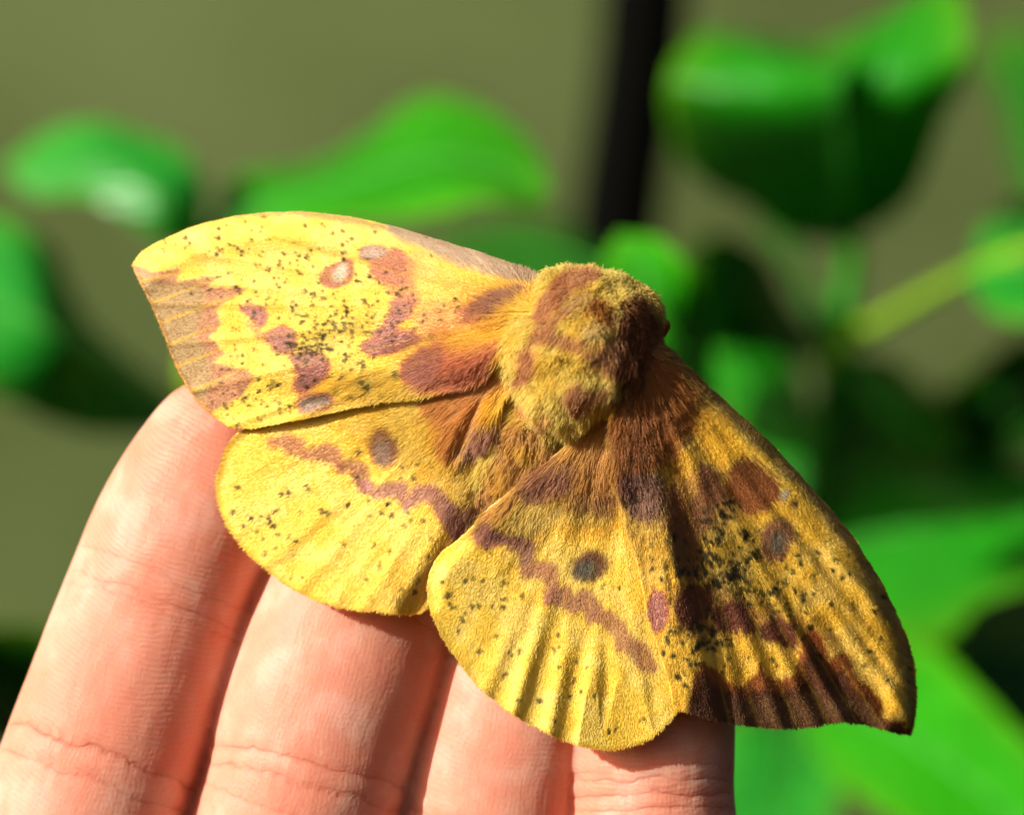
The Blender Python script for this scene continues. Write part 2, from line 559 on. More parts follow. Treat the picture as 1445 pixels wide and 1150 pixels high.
# leaf on the fork, cut by the right edge
leaf(pr, (1365, 392, -146), (1700, 330, -150), [(1390, 320, -156), (1480, 270, -164), (1600, 270, -160)], [(1440, 375, -138), (1560, 350, -140)],
     [(1400, 440, -132), (1500, 445, -126), (1620, 400, -134)], MINT, RIB, seed=7)
# bright leaf beside the thorax, dark leaf right of it
leaf(pr, (1010, 560, -130), (872, 330, -112), [(1002, 470, -108), (990, 400, -100), (940, 340, -102)], [(960, 470, -108), (915, 390, -104)],
     [(930, 560, -126), (880, 470, -124), (850, 390, -118)], GREEN2, RIB, seed=8)
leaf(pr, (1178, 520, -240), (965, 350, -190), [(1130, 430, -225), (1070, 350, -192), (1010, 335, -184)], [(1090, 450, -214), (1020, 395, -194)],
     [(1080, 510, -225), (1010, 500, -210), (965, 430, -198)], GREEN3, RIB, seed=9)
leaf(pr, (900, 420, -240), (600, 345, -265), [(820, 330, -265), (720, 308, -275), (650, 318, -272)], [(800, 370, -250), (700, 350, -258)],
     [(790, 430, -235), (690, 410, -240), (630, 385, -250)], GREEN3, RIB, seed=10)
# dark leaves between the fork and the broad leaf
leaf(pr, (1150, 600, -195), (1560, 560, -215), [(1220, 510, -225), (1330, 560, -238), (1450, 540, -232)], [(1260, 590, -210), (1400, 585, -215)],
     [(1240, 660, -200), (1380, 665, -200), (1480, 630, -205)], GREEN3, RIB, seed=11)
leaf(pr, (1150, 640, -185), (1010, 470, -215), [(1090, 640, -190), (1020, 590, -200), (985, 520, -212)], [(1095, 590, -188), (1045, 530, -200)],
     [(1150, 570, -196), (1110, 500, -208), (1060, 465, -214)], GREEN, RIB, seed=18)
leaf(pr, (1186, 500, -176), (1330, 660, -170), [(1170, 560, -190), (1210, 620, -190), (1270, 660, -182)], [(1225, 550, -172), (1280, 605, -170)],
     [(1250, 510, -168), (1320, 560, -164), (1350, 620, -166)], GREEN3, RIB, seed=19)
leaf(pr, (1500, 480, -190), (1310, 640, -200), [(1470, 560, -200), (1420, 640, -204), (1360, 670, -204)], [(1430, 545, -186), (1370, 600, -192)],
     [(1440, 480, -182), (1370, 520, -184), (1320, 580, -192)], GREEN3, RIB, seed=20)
# broad leaf right of the forewing
leaf(pr, (1120, 800, -190), (1640, 720, -150), [(1140, 690, -205), (1230, 625, -210), (1380, 618, -200), (1530, 640, -178)], [(1230, 760, -172), (1370, 735, -158), (1510, 725, -150)],
     [(1190, 880, -170), (1320, 890, -150), (1450, 860, -140), (1560, 800, -142)], GREEN, RIB, wavy=4.5, seed=12)
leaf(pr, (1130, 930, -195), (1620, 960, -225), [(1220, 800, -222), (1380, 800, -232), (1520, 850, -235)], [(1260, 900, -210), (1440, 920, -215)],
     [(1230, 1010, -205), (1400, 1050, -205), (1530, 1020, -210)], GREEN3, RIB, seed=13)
leaf(pr, (1140, 760, -200), (1330, 1010, -190), [(1120, 850, -210), (1190, 950, -212), (1270, 1010, -204)], [(1200, 830, -194), (1270, 920, -190)],
     [(1240, 770, -190), (1330, 860, -184), (1360, 960, -186)], GREEN, RIB, wavy=2, seed=21)
leaf(pr, (1150, 720, -205), (1050, 560, -225), [(1090, 730, -215), (1030, 680, -222), (1015, 610, -228)], [(1105, 665, -206), (1070, 610, -216)],
     [(1160, 650, -205), (1130, 590, -212), (1090, 555, -220)], GREEN, RIB, seed=22)
# bright leaf in the lower right corner and its neighbour
leaf(pr, (1120, 1000, -185), (1620, 1330, -110), [(1210, 900, -175), (1300, 900, -160), (1400, 1000, -140), (1510, 1120, -122)], [(1230, 1010, -160), (1370, 1100, -138), (1500, 1210, -120)],
     [(1170, 1090, -160), (1260, 1160, -138), (1380, 1260, -122), (1510, 1320, -112)], GREEN2, RIB, seed=14)
leaf(pr, (1118, 1010, -192), (1030, 1330, -140), [(1030, 1010, -190), (980, 1100, -176), (990, 1230, -155)], [(1110, 1090, -172), (1080, 1210, -152)],
     [(1190, 1060, -170), (1190, 1130, -155), (1120, 1240, -142)], MINT, RIB, seed=15)
leaf(pr, (1180, 500, -200), (1480, 60, -260), [(1290, 420, -260), (1390, 240, -275), (1430, 100, -270)], [(1360, 420, -240), (1460, 240, -250)],
     [(1400, 480, -225), (1520, 330, -235), (1540, 160, -250)], GREEN3, RIB, seed=16) if False else None
leaf(pr, (1500, 340, -190), (1400, 45, -270), [(1440, 300, -230), (1428, 200, -255), (1380, 90, -270)], [(1470, 250, -225), (1440, 130, -250)],
     [(1540, 280, -210), (1530, 170, -230), (1460, 40, -260)], GREEN3, RIB, seed=17)


# ------------------------------------------------------------------ hand
def build_hand():
    # (px, py, axis z mm, half width mm, half depth mm), tip first
    F = [
        [(336, 556, -15.6, 4.0, 3.6), (324, 588, -15.2, 6.0, 5.3), (299, 655, -14.7, 7.6, 6.9), (262, 745, -14.4, 8.6, 7.8), (228, 830, -14.4, 8.75, 7.8),
         (197, 920, -14.2, 9.1, 8.2), (166, 1010, -14.0, 9.3, 8.3), (138, 1085, -13.8, 9.35, 8.3), (92, 1220, -14.5, 9.6, 8.8), (10, 1400, -16, 9.6, 9.2), (-60, 1640, -18, 10, 9.8), (-90, 1850, -20, 10.5, 10.5)],
        [(640, 560, -14.2, 4.6, 4.2), (630, 596, -13.9, 6.8, 6.0), (606, 670, -13.3, 8.3, 7.6), (572, 760, -13.0, 9.0, 8.2), (518, 850, -12.7, 9.4, 8.2),
         (480, 950, -12.3, 9.75, 8.6), (450, 1040, -12.1, 9.7, 8.6), (432, 1110, -12.1, 9.4, 8.5), (395, 1240, -13.2, 9.6, 9.0), (350, 1420, -14.7, 10, 9.4), (300, 1660, -16.7, 10.4, 10), (280, 1860, -18.7, 11, 11)],
        [(815, 640, -14.1, 4.4, 4.0), (810, 675, -13.8, 6.4, 5.6), (796, 750, -13.6, 7.8, 7.0), (770, 840, -13.5, 8.2, 7.4), (745, 930, -13.4, 8.15, 7.5),
         (722, 1010, -13.3, 8.4, 7.7), (702, 1100, -13.2, 8.5, 7.7), (688, 1180, -13.3, 8.3, 7.7), (668, 1290, -14.0, 8.8, 8.3), (645, 1460, -15.1, 9.2, 8.8), (620, 1690, -16.6, 9.8, 9.6), (612, 1880, -17.6, 10.5, 10.5)],
        [(922, 800, -12.4, 4.0, 3.6), (921, 832, -12.1, 5.9, 5.2), (919, 900, -11.4, 7.2, 6.4), (919, 980, -11.0, 7.75, 6.9), (920, 1050, -10.8, 7.75, 6.9),
         (921, 1115, -10.7, 7.6, 6.8), (922, 1180, -10.8, 7.85, 7.0), (922, 1290, -11.4, 8.0, 7.2), (922, 1380, -12.3, 8.0, 7.4), (924, 1520, -13.8, 8.4, 8.0), (926, 1720, -16.3, 9.2, 9.0), (930, 1900, -17.8, 10, 10)],
    ]
    bm = bmesh.new()
    axes = []
    NS = 40

    def loft(rows, nr):
        q = resample(rows, nr)
        c = P3(q[:, 0], q[:, 1], q[:, 2]) * 1000
        t = np.gradient(c, axis=0); t /= np.linalg.norm(t, axis=1)[:, None]
        sd = np.cross(t, np.array([0, 1.0, 0])); sd /= np.linalg.norm(sd, axis=1)[:, None]
        fr = np.cross(sd, t); fr *= np.sign(-fr[:, 1:2] + 1e-9)      # towards the lens
        th = np.linspace(0, 2 * np.pi, NS, endpoint=False)
        e = 0.94
        cx = np.sign(np.cos(th)) * np.abs(np.cos(th)) ** e; sx = np.sign(np.sin(th)) * np.abs(np.sin(th)) ** e
        ring = c[:, None] + q[:, 3][:, None, None] * cx[None, :, None] * sd[:, None] + q[:, 4][:, None, None] * sx[None, :, None] * fr[:, None]
        vs = [[bm.verts.new(p * 0.001) for p in row] for row in ring]
        for i in range(nr - 1):
            for j in range(NS):
                k = (j + 1) % NS
                bm.faces.new((vs[i][j], vs[i][k], vs[i + 1][k], vs[i + 1][j]))
        tipv = bm.verts.new((c[0] - t[0] * q[0, 4] * 0.55) * 0.001)
        endv = bm.verts.new((c[-1] + t[-1] * 3) * 0.001)
        for j in range(NS):
            k = (j + 1) % NS
            bm.faces.new((tipv, vs[0][k], vs[0][j])); bm.faces.new((vs[-1][j], vs[-1][k], endv))
        return c, sd, fr, q
    for rows in F:
        axes.append(loft(rows, 90))
    # palm, wrist and thumb, below the picture
    loft([(420, 1700, -22, 31, 9), (420, 1840, -22, 37, 12), (425, 2050, -23, 39, 14), (440, 2350, -24, 37, 16), (455, 2650, -25, 33, 17), (465, 2900, -26, 28, 17), (470, 3150, -27, 26, 17), (470, 3500, -27, 27, 19)], 60)
    loft([(-560, 1900, -2, 5, 4.5), (-545, 1950, -3, 8.5, 7), (-500, 2080, -5, 10, 8.5), (-430, 2220, -8, 9.5, 9), (-330, 2360, -11, 11, 10.5), (-190, 2500, -15, 13, 13), (0, 2650, -19, 15, 14), (200, 2780, -22, 15, 14)], 50)
    bmesh.ops.recalc_face_normals(bm, faces=bm.faces)
    me = bpy.data.meshes.new('hand'); bm.to_mesh(me); bm.free()
    o = bpy.data.objects.new('hand', me); COL.objects.link(o)
    r = o.modifiers.new('r', 'REMESH'); r.mode = 'VOXEL'; r.voxel_size = 0.00042; r.use_smooth_shade = True
    s = o.modifiers.new('s', 'SMOOTH'); s.factor = 0.5; s.iterations = 6
    dg = bpy.context.evaluated_depsgraph_get()
    me2 = bpy.data.meshes.new_from_object(o.evaluated_get(dg))
    o.modifiers.clear(); o.data = me2; me2.name = 'hand'
    n = len(me2.vertices)
    co = np.empty(n * 3, np.float32); me2.vertices.foreach_get('co', co); co = co.reshape(-1, 3).astype(float)
    nr = np.empty(n * 3, np.float32); me2.vertex_normals.foreach_get('vector', nr); nr = nr.reshape(-1, 3).astype(float)
    best = np.full(n, 1e9); fu = np.zeros(n); fv = np.zeros(n); fid = np.zeros(n, int)
    mm = co * 1000
    for k, (c, sd, fr, q) in enumerate(axes):
        al = np.r_[0, np.cumsum(np.linalg.norm(np.diff(c, axis=0), axis=1))]
        bd = np.full(n, 1e9); bu = np.zeros(n); bv = np.zeros(n)
        for i in range(len(c)):
            d = ((mm - c[i]) ** 2).sum(1)
            b = d < bd
            bd[b] = d[b]
            t = (c[min(i + 1, len(c) - 1)] - c[max(i - 1, 0)]); t = t / np.linalg.norm(t)
            r_ = mm[b] - c[i]
            bu[b] = al[i] + r_ @ t
            a = np.arctan2(r_ @ sd[i], r_ @ fr[i])
            bv[b] = a * q[i, 3]
        dd = np.sqrt(bd)
        b = dd < best
        best[b] = dd[b]; fu[b] = bu[b]; fv[b] = bv[b]; fid[b] = k
    front = sstep(0.05, 0.5, -nr[:, 1])
    # creases: (finger, mm from tip, depth mm, width mm)
    al0 = []
    disp = np.zeros(n); red = np.zeros(n)
    CR = []
    for k, pys in ((0, [(806, .16, .5), (838, .2, .35), (852, .12, .3), (1052, .34, .55), (1084, .2, .4)]),
                   (1, [(832, .14, .5), (1066, .34, .5), (1090, .2, .4), (1125, .12, .35)]),
                   (2, [(930, .14, .4), (1150, .25, .45), (1175, .25, .4)]),
                   (3, [(1075, .14, .4), (1092, .22, .4), (1112, .30, .45), (1128, .24, .35), (1300, .3, .5)])):
        c, sd, fr, q = axes[k]
        al = np.r_[0, np.cumsum(np.linalg.norm(np.diff(c, axis=0), axis=1))]
        for py, dep, wid in pys:
            u0 = np.interp(py, q[:, 1], al)
            CR.append((k, u0, dep, wid))
    for k, u0, dep, wid in CR:
        b = fid == k
        wv = 0.7 * (noise(fv[b] * 0.35 + 31 * k, np.full(b.sum(), u0)) - 0.5) + 0.25 * (noise(fv[b] * 1.3, np.full(b.sum(), u0 * 3.1)) - 0.5) + 0.006 * fv[b] ** 2
        x = fu[b] - u0 - wv
        brk = 0.55 + 0.6 * noise(fv[b] * 0.5 + 9, np.full(b.sum(), u0 * 1.7))
        g = np.exp(-(x / wid) ** 2) * 0.8 + 0.4 * np.exp(-(x / (0.5 * wid)) ** 2)
        disp[b] -= 0.42 * dep * g * front[b] * brk
        disp[b] += 0.12 * dep * np.exp(-((np.abs(x) - 2.2 * wid) / (1.2 * wid)) ** 2) * front[b]
        red[b] += 1.1 * np.exp(-(x / (0.45 * wid)) ** 2) * brk * front[b]  # creases are redder skin; the tint also stands in for their shade
    # signed distance to the nearest crease
    cu = np.full(n, 9.0); cdep = np.zeros(n)
    for q_, (k, u0, dep, wid) in enumerate(CR):        # sign alternates so that it never jumps through zero
        wv = 0.7 * (noise(fv * 0.35 + 31 * k, np.full(n, u0)) - 0.5) + 0.25 * (noise(fv * 1.3, np.full(n, u0 * 3.1)) - 0.5) + 0.006 * fv ** 2
        x = fu - u0 - wv
        b = (fid == k) & (np.abs(x) < np.abs(cu))
        cu[b] = x[b] * (1 if q_ % 2 else -1); cdep[b] = (dep / 0.3 * front * (0.25 + 0.9 * noise(fv * 0.45 + 9, np.full(n, u0 * 1.7))))[b]
    # lengthwise fine lines of the middle joint, mottled flesh
    ln = (np.abs(np.sin(fv * 1.9 + 2.2 * noise(fu * 0.22, fv * 0.25, seed=5))) ** 14) * noise(fu * 0.45, fv * 0.7, seed=8)
    disp -= 0.05 * ln * front
    disp += 0.10 * (fbm(mm[:, 0] * 0.45, mm[:, 1] * 0.45, mm[:, 2] * 0.45, seed=3) - 0.5)
    co2 = (mm + nr * disp[:, None]) * 0.001
    me2.vertices.foreach_set('co', co2.astype(np.float32).ravel())
    tip = np.exp(-fu / 9.0)
    mot = fbm(mm[:, 0] * 0.28, mm[:, 1] * 0.28, mm[:, 2] * 0.28, seed=21)
    fine = fbm(mm[:, 0] * 1.7, mm[:, 1] * 1.7, mm[:, 2] * 1.7, seed=23)
    c0 = np.array([0.70, 0.305, 0.21]); c1 = np.array([0.69, 0.225, 0.14]); c2 = np.array([0.73, 0.385, 0.29])
    f1 = np.clip(0.65 * tip + red * 0.5 + 0.5 * sstep(0.45, 0.75, mot), 0, 1)[:, None]
    tint = c0 * (1 - f1) + c1 * f1
    f2 = (sstep(0.5, 0.3, mot) * 0.7 + 0.25 * (fine - 0.5))[:, None]
    tint = tint + (c2 - tint) * np.clip(f2, 0, 1)
    ridge = front * np.where(fid == 0, 0.9, 0.5) * (0.35 + 0.65 * np.exp(-(fu / 34.0) ** 4)) * (best < 13)
    add_attrs(me2, tint, {'finger_along': fu, 'finger_across': fv, 'ridge': ridge, 'crease': cu, 'crease_depth': cdep})
    me2.polygons.foreach_set('use_smooth', np.ones(len(me2.polygons), bool))
    me2.materials.clear(); me2.materials.append(skin_material())
    me2.update()
    tag(o, 'left hand with palm side showing, fingers held together under the moth', 'hand')
    return o


hand = build_hand()

# ------------------------------------------------------------------ moth
AX = np.array([-0.52, 0.854]); NX = np.array([0.854, 0.52]); A0 = np.array([880.0, 400.0])


def st(px, py):
    """mm right of the body axis, mm back from the head"""
    return K * ((px - A0[0]) * NX[0] + (py - A0[1]) * NX[1]), K * ((px - A0[0]) * AX[0] + (py - A0[1]) * AX[1])


def st2px(s, t):
    return A0[0] + (s * NX[0] + t * AX[0]) / K, A0[1] + (s * NX[1] + t * AX[1]) / K


moth = tag(empty('moth', P3(800, 560, -4)), 'large yellow moth with brown patches and dark specks, resting on the fingertips', 'moth')
WINGMAT = wing_material()
FURW = fur_material('wing_scale_hair', 0.42, 0.45, 0.4)
FURB = fur_material('body_fur', 0.6, 0.2, 0.5)

# colours (as the thing has them; the maroon also stands in for shade)
YEL = np.array([0.95, 0.685, 0.115]); YELD = np.array([0.93, 0.585, 0.05]); YELP = np.array([0.95, 0.735, 0.23])
TAN = np.array([0.47, 0.32, 0.145]); BRN = np.array([0.48, 0.215, 0.11]); RUST = np.array([0.58, 0.235, 0.12])
PUR = np.array([0.46, 0.215, 0.165]); GRY = np.array([0.47, 0.33, 0.24]); ORG = np.array([0.86, 0.44, 0.12])
MAR = np.array([0.20, 0.055, 0.03]); SPK = np.array([0.05, 0.035, 0.012]); WHT = np.array([0.62, 0.55, 0.40])


class Map:
    """the colour of one wing over its own surface"""
    def __init__(s, x0, y0, x1, y1, seed, base):
        s.x0, s.y0 = x0, y0
        s.X, s.Y = np.meshgrid(np.arange(x0, x1 + 1, dtype=float), np.arange(y0, y1 + 1, dtype=float))
        s.C = np.tile(np.asarray(base, float), s.X.shape + (1,))
        s.seed = seed
        s.fat = 1.0

    def setup(s, bx, by):
        s.bx, s.by = bx, by
        s.r = np.hypot(s.X - bx, s.Y - by); s.th = np.arctan2(s.Y - by, s.X - bx) % (2 * np.pi)
        # streaks run along the rays from the wing base
        s.w1 = fbm(s.X / 9, s.Y / 9, seed=s.seed) - 0.5
        s.w2 = fbm(s.r / 14, s.th * 130, seed=s.seed + 5, oct=2) - 0.5
        s.w3 = fbm(s.X / 30, s.Y / 30, seed=s.seed + 9) - 0.5

    def blend(s, mask, col, win=None):
        if win is None:
            s.C += mask[..., None] * (np.asarray(col) - s.C)
        else:
            s.C[win] += mask[..., None] * (np.asarray(col) - s.C[win])

    def window(s, pts, m):
        p = np.asarray(pts, float)
        x0, y0 = p[:, 0].min() - m - s.x0, p[:, 1].min() - m - s.y0
        x1, y1 = p[:, 0].max() + m - s.x0, p[:, 1].max() + m - s.y0
        h, w_ = s.X.shape
        return np.s_[max(0, int(y0)):min(h, int(y1) + 2), max(0, int(x0)):min(w_, int(x1) + 2)]

    def poly(s, pts, col, soft=3.0, wob=9.0, a=1.0, curve=True):
        c = catmull(pts, 5, True) if curve else np.asarray(pts, float)
        w_ = s.window(c, soft * 3 + wob)
        sd = poly_sd(c, s.X[w_], s.Y[w_]) + wob * (0.5 * s.w1[w_] + 0.9 * s.w2[w_])
        s.blend(a * sstep(soft, -soft, sd), col, w_)

    def rimmed(s, pts, rim, col, soft=3.0, wob=8.0, inset=5.0, a=1.0):
        s.poly(pts, ORG, 8.0, 12.0, 0.35)
        s.poly(pts, rim, soft, wob, a)
        c = catmull(pts, 5, True)
        w_ = s.window(c, 10)
        sd = poly_sd(c, s.X[w_], s.Y[w_]) + wob * (0.5 * s.w1[w_] + 0.9 * s.w2[w_])
        s.blend(a * sstep(-inset + 4, -inset - 5, sd), col, w_)

    def band(s, pts, col, soft=3.0, wob=8.0, a=1.0):
        """polyline of (x, y, radius)"""
        p = np.asarray(pts, float) * np.array([1, 1, s.fat])
        w_ = s.window(p[:, :2], p[:, 2].max() + 15)
        X, Y = s.X[w_], s.Y[w_]
        sd = np.full(X.shape, 1e9)
        for q0, q1 in zip(p[:-1], p[1:]):
            e = q1[:2] - q0[:2]; L = e @ e
            t = np.clip(((X - q0[0]) * e[0] + (Y - q0[1]) * e[1]) / L, 0, 1)
            sd = np.minimum(sd, np.hypot(X - q0[0] - t * e[0], Y - q0[1] - t * e[1]) - (q0[2] * (1 - t) + q1[2] * t))
        sd = sd + wob * (0.5 * s.w1[w_] + 0.9 * s.w2[w_])
        s.blend(a * sstep(soft, -soft, sd), col, w_)

    def oval(s, x, y, rx, ry, ang, col, soft=0.2, a=1.0, wob=0.25):
        w_ = s.window([(x, y)], max(rx, ry) * 2 + 4)
        c_, n_ = math.cos(ang), math.sin(ang)
        u = ((s.X[w_] - x) * c_ + (s.Y[w_] - y) * n_) / rx; v = (-(s.X[w_] - x) * n_ + (s.Y[w_] - y) * c_) / ry
        d = np.hypot(u, v) - 1 + wob * (s.w1[w_] + s.w2[w_])
        s.blend(a * sstep(soft, -soft, d), col, w_)

    def specks(s, pts, r0=2.2, r1=3.6, a=0.88):
        for (x, y) in pts:
            for k in range(rng.integers(1, 4)):
                xx, yy = x + rng.normal(0, 2.2), y + rng.normal(0, 2.2)
                rr = rng.uniform(r0, r1) * (1 if k == 0 else 0.7)
                s.oval(xx, yy, rr * rng.uniform(0.8, 1.25), rr * rng.uniform(0.75, 1.1), rng.uniform(0, 3.1), SPK, 0.55, a * rng.uniform(0.65, 1), 0.8)

    def veins(s, ends, col, wd=1.6, a=0.5, r0=0.15):
        for (x, y) in ends:
            th = math.atan2(y - s.by, x - s.bx); R = math.hypot(x - s.bx, y - s.by)
            d = np.abs(np.sin(s.th - th)) * s.r
            m = np.exp(-(d / wd) ** 2) * sstep(r0 * R, (r0 + 0.25) * R, s.r) * (np.cos(s.th - th) > 0)
            s.blend(a * m, col)

    def at(s, px, py):
        x = np.clip(px - s.x0, 0, s.X.shape[1] - 1.001); y = np.clip(py - s.y0, 0, s.X.shape[0] - 1.001)
        xi = x.astype(int); yi = y.astype(int); fx = (x - xi)[:, None]; fy = (y - yi)[:, None]
        C = s.C
        return (C[yi, xi] * (1 - fx) + C[yi, xi + 1] * fx) * (1 - fy) + (C[yi + 1, xi] * (1 - fx) + C[yi + 1, xi + 1] * fx) * fy


def zoomed(pts, ox, oy, k=3.194):
    return [(ox + p[0] / k, oy + p[1] / k) + tuple(q / k for q in p[2:]) for p in pts]


def cluster(cx, cy, sx, sy, n, rot=0.0):
    a, b = rng.normal(0, sx, n), rng.normal(0, sy, n)
    return list(zip(cx + a * math.cos(rot) - b * math.sin(rot), cy + a * math.sin(rot) + b * math.cos(rot)))


# ---- outlines
LF_OUT = [(186, 374), (203, 353), (240, 333), (290, 315), (340, 304), (400, 299), (450, 300), (500, 307), (560, 321), (620, 338), (680, 357), (730, 374), (775, 392),
          (800, 408), (790, 440), (765, 462), (735, 480), (712, 502), (688, 524), (655, 543), (615, 553), (560, 563), (500, 575), (450, 587), (400, 597), (355, 605),
          (325, 602), (300, 586), (276, 563), (256, 532), (241, 500), (229, 466), (213, 430), (196, 396)]
LH_OUT = [(352, 603), (327, 618), (313, 648), (305, 680), (308, 706), (316, 731), (330, 756), (350, 779), (372, 799), (395, 817), (420, 833), (450, 847), (480, 856),
          (512, 860), (545, 863), (577, 865), (598, 860), (625, 838), (655, 790), (678, 745), (696, 705), (706, 665), (710, 625), (706, 590), (718, 555), (748, 520),
          (740, 490), (690, 495), (600, 530), (500, 560), (420, 582)]
RH_OUT = [(603, 845), (605, 812), (620, 782), (643, 763), (667, 742), (692, 714), (722, 690), (752, 664), (790, 636), (830, 600), (870, 560), (905, 580), (925, 680),
          (955, 780), (985, 880), (985, 950), (958, 998), (935, 1028), (905, 1047), (870, 1056), (835, 1055), (800, 1045), (765, 1030), (730, 1011), (700, 989),
          (672, 965), (648, 936), (628, 903), (612, 875)]
RF_OUT = [(1283, 1036), (1255, 1031), (1220, 1021), (1180, 1018), (1140, 1025), (1100, 1026), (1060, 1023), (1030, 1019), (1000, 1012), (975, 1004), (951, 994),
          (943, 960), (928, 915), (914, 872), (906, 830), (897, 785), (884, 738), (872, 690), (866, 645), (864, 600), (868, 555), (875, 515), (900, 480), (935, 485),
          (965, 512), (1000, 545), (1040, 580), (1080, 617), (1110, 649), (1140, 682), (1170, 715), (1200, 752), (1225, 790), (1246, 825), (1263, 860), (1276, 890),
          (1286, 920), (1291, 950), (1293, 985), (1290, 1020)]


def corner_outline(pts):
    """smooth outline with a sharp first corner"""
    return catmull(list(pts) + [pts[0]], 8)[:-1]


# ---- colour maps
def map_LF():
    m = Map(170, 285, 820, 625, 11, YEL); m.setup(760, 440)
    m.blend(0.55 * sstep(-0.1, 0.25, m.w3), YELP); m.blend(0.35 * sstep(0.05, -0.3, m.w3), YELD)
    # orange-flushed base
    m.poly([(575, 360), (660, 372), (760, 408), (740, 450), (690, 500), (600, 480), (590, 430)], ORG, 26, 30, 0.5)
    m.poly([(620, 350), (690, 375), (745, 402), (700, 408), (640, 385)], YELD, 14, 25, 0.7)
    # costal strip
    m.poly([(545, 312), (600, 326), (680, 350), (760, 380), (800, 400), (790, 412), (740, 402), (690, 388), (640, 372), (600, 352), (560, 336)], GRY, 7, 14, 0.9)
    m.band([(335, 304, 3), (400, 300, 5), (450, 303, 6), (500, 312, 6), (540, 320, 5)], TAN, 5, 8, 0.7)
    m.band([(188, 372, 2), (240, 331, 3), (300, 311, 3), (340, 303, 3)], ORG, 4, 5, 0.4)
    # patches
    m.poly([(650, 440), (690, 418), (738, 409), (735, 425), (700, 442), (660, 456)], PUR, 7, 16, 0.85)
    m.poly([(590, 425), (650, 430), (640, 460), (590, 465)], ORG, 12, 20, 0.4)
    m.rimmed([(521, 372), (535, 356), (560, 352), (583, 366), (585, 392), (568, 404), (545, 402), (526, 392)], RUST, RUST * 0.85 + PUR * 0.2, 4, 9)
    m.poly([(580, 350), (600, 362), (590, 400), (575, 395)], ORG, 8, 12, 0.6)
    m.rimmed([(506, 356), (520, 346), (545, 349), (545, 363), (525, 368), (510, 366)], BRN, GRY * 1.2, 3, 5, 2)
    m.rimmed([(451, 392), (465, 375), (495, 366), (500, 382), (492, 400), (470, 408), (456, 402)], RUST * 0.8, BRN * 1.2, 2.5, 4, 5)
    m.oval(480, 386, 8, 14, 0.45, WHT, 0.5, 0.95)
    m.rimmed([(552, 425), (575, 415), (590, 425), (578, 448), (562, 462), (590, 468), (600, 480), (570, 494), (540, 503), (515, 500), (508, 490), (528, 468), (545, 445)], RUST, PUR * 1.05, 3.5, 9, 4)
    m.band([(515, 483, 1.5), (590, 462, 1.2)], RUST, 2, 2, 0.8)
    m.rimmed([(568, 522), (585, 500), (615, 485), (655, 480), (690, 478), (726, 472), (716, 500), (690, 526), (650, 546), (612, 548), (582, 538)], RUST * 1.35, RUST * 1.3, 5, 12, 3)
    m.poly([(572, 520), (590, 500), (622, 489), (640, 505), (625, 530), (600, 542), (580, 534)], PUR * 1.15, 9, 14, 0.75)
    m.poly([(540, 395), (580, 395), (590, 425), (560, 425)], RUST * 1.1, 7, 16, 0.75)
    m.poly([(585, 440), (640, 430), (690, 440), (660, 470), (600, 480)], RUST * 1.2, 14, 26, 0.5)
    m.poly([(640, 470), (700, 455), (735, 460), (700, 485), (650, 492)], YELD, 10, 16, 0.6)
    m.poly([(722, 440), (760, 425), (770, 470), (728, 500), (700, 510), (715, 480)], YEL, 8, 12, 0.9)
    m.band([(352, 458, 5), (380, 478, 7), (410, 500, 7), (425, 520, 6)], RUST * 1.1, 6, 10, 0.7)
    m.band([(425, 545, 7), (440, 565, 7)], RUST * 1.1, 6, 10, 0.6)
    # outer margin
    marg = [(182, 372), (215, 384), (255, 380), (250, 398), (308, 390), (296, 404), (350, 407), (330, 422), (304, 436), (312, 458), (296, 474), (318, 498), (300, 512),
            (352, 522), (360, 536), (338, 562), (312, 574), (290, 590), (260, 560), (240, 525), (222, 480), (208, 440), (190, 400)]
    m.poly(marg, BRN * 1.1 + 0.02, 3, 7, 0.95, curve=False)
    m.poly([(180, 385), (225, 398), (275, 402), (290, 415), (285, 440), (280, 470), (292, 500), (300, 530), (292, 560), (280, 580), (250, 550), (225, 490), (205, 440)], TAN, 10, 10, 0.9)
    for a_, b_ in (((196, 398), (258, 384)), ((214, 428), (300, 396)), ((226, 456), (345, 412)), ((238, 486), (300, 462)), ((250, 517), (320, 490)), ((270, 552), (352, 518))):
        m.band([a_ + (1.5,), b_ + (1.0,)], YELD * 0.85, 2.5, 1.5, 0.75)
    m.band([(186, 374, 2), (213, 430, 2.5), (229, 466, 2.5), (241, 500, 2.5), (256, 532, 2.5), (276, 563, 3), (300, 586, 3)], ORG * 0.8 + YELD * 0.2, 3, 3, 0.7)
    # postmedial chain
    m.rimmed([(338, 434), (355, 428), (376, 436), (378, 452), (366, 464), (354, 452)], RUST, PUR * 1.15, 3, 6, 4)
    m.rimmed([(374, 472), (394, 460), (412, 464), (420, 484), (408, 500), (386, 494)], RUST, PUR * 1.1, 3, 6, 4)
    m.rimmed([(408, 502), (432, 493), (462, 503), (468, 522), (455, 540), (432, 554), (418, 548), (418, 524)], RUST, PUR * 1.1, 3, 6, 4)
    m.rimmed([(420, 562), (440, 554), (468, 552), (474, 566), (456, 580), (424, 584)], RUST, GRY * 0.85, 3, 6, 4)
    m.oval(330, 455, 15, 16, 0, YELD, 0.5, 0.5)
    # veins and specks
    m.veins([(226, 350), (214, 428), (238, 486), (270, 552), (330, 600), (420, 590), (300, 312)], YELD * 0.72, 1.4, 0.4)
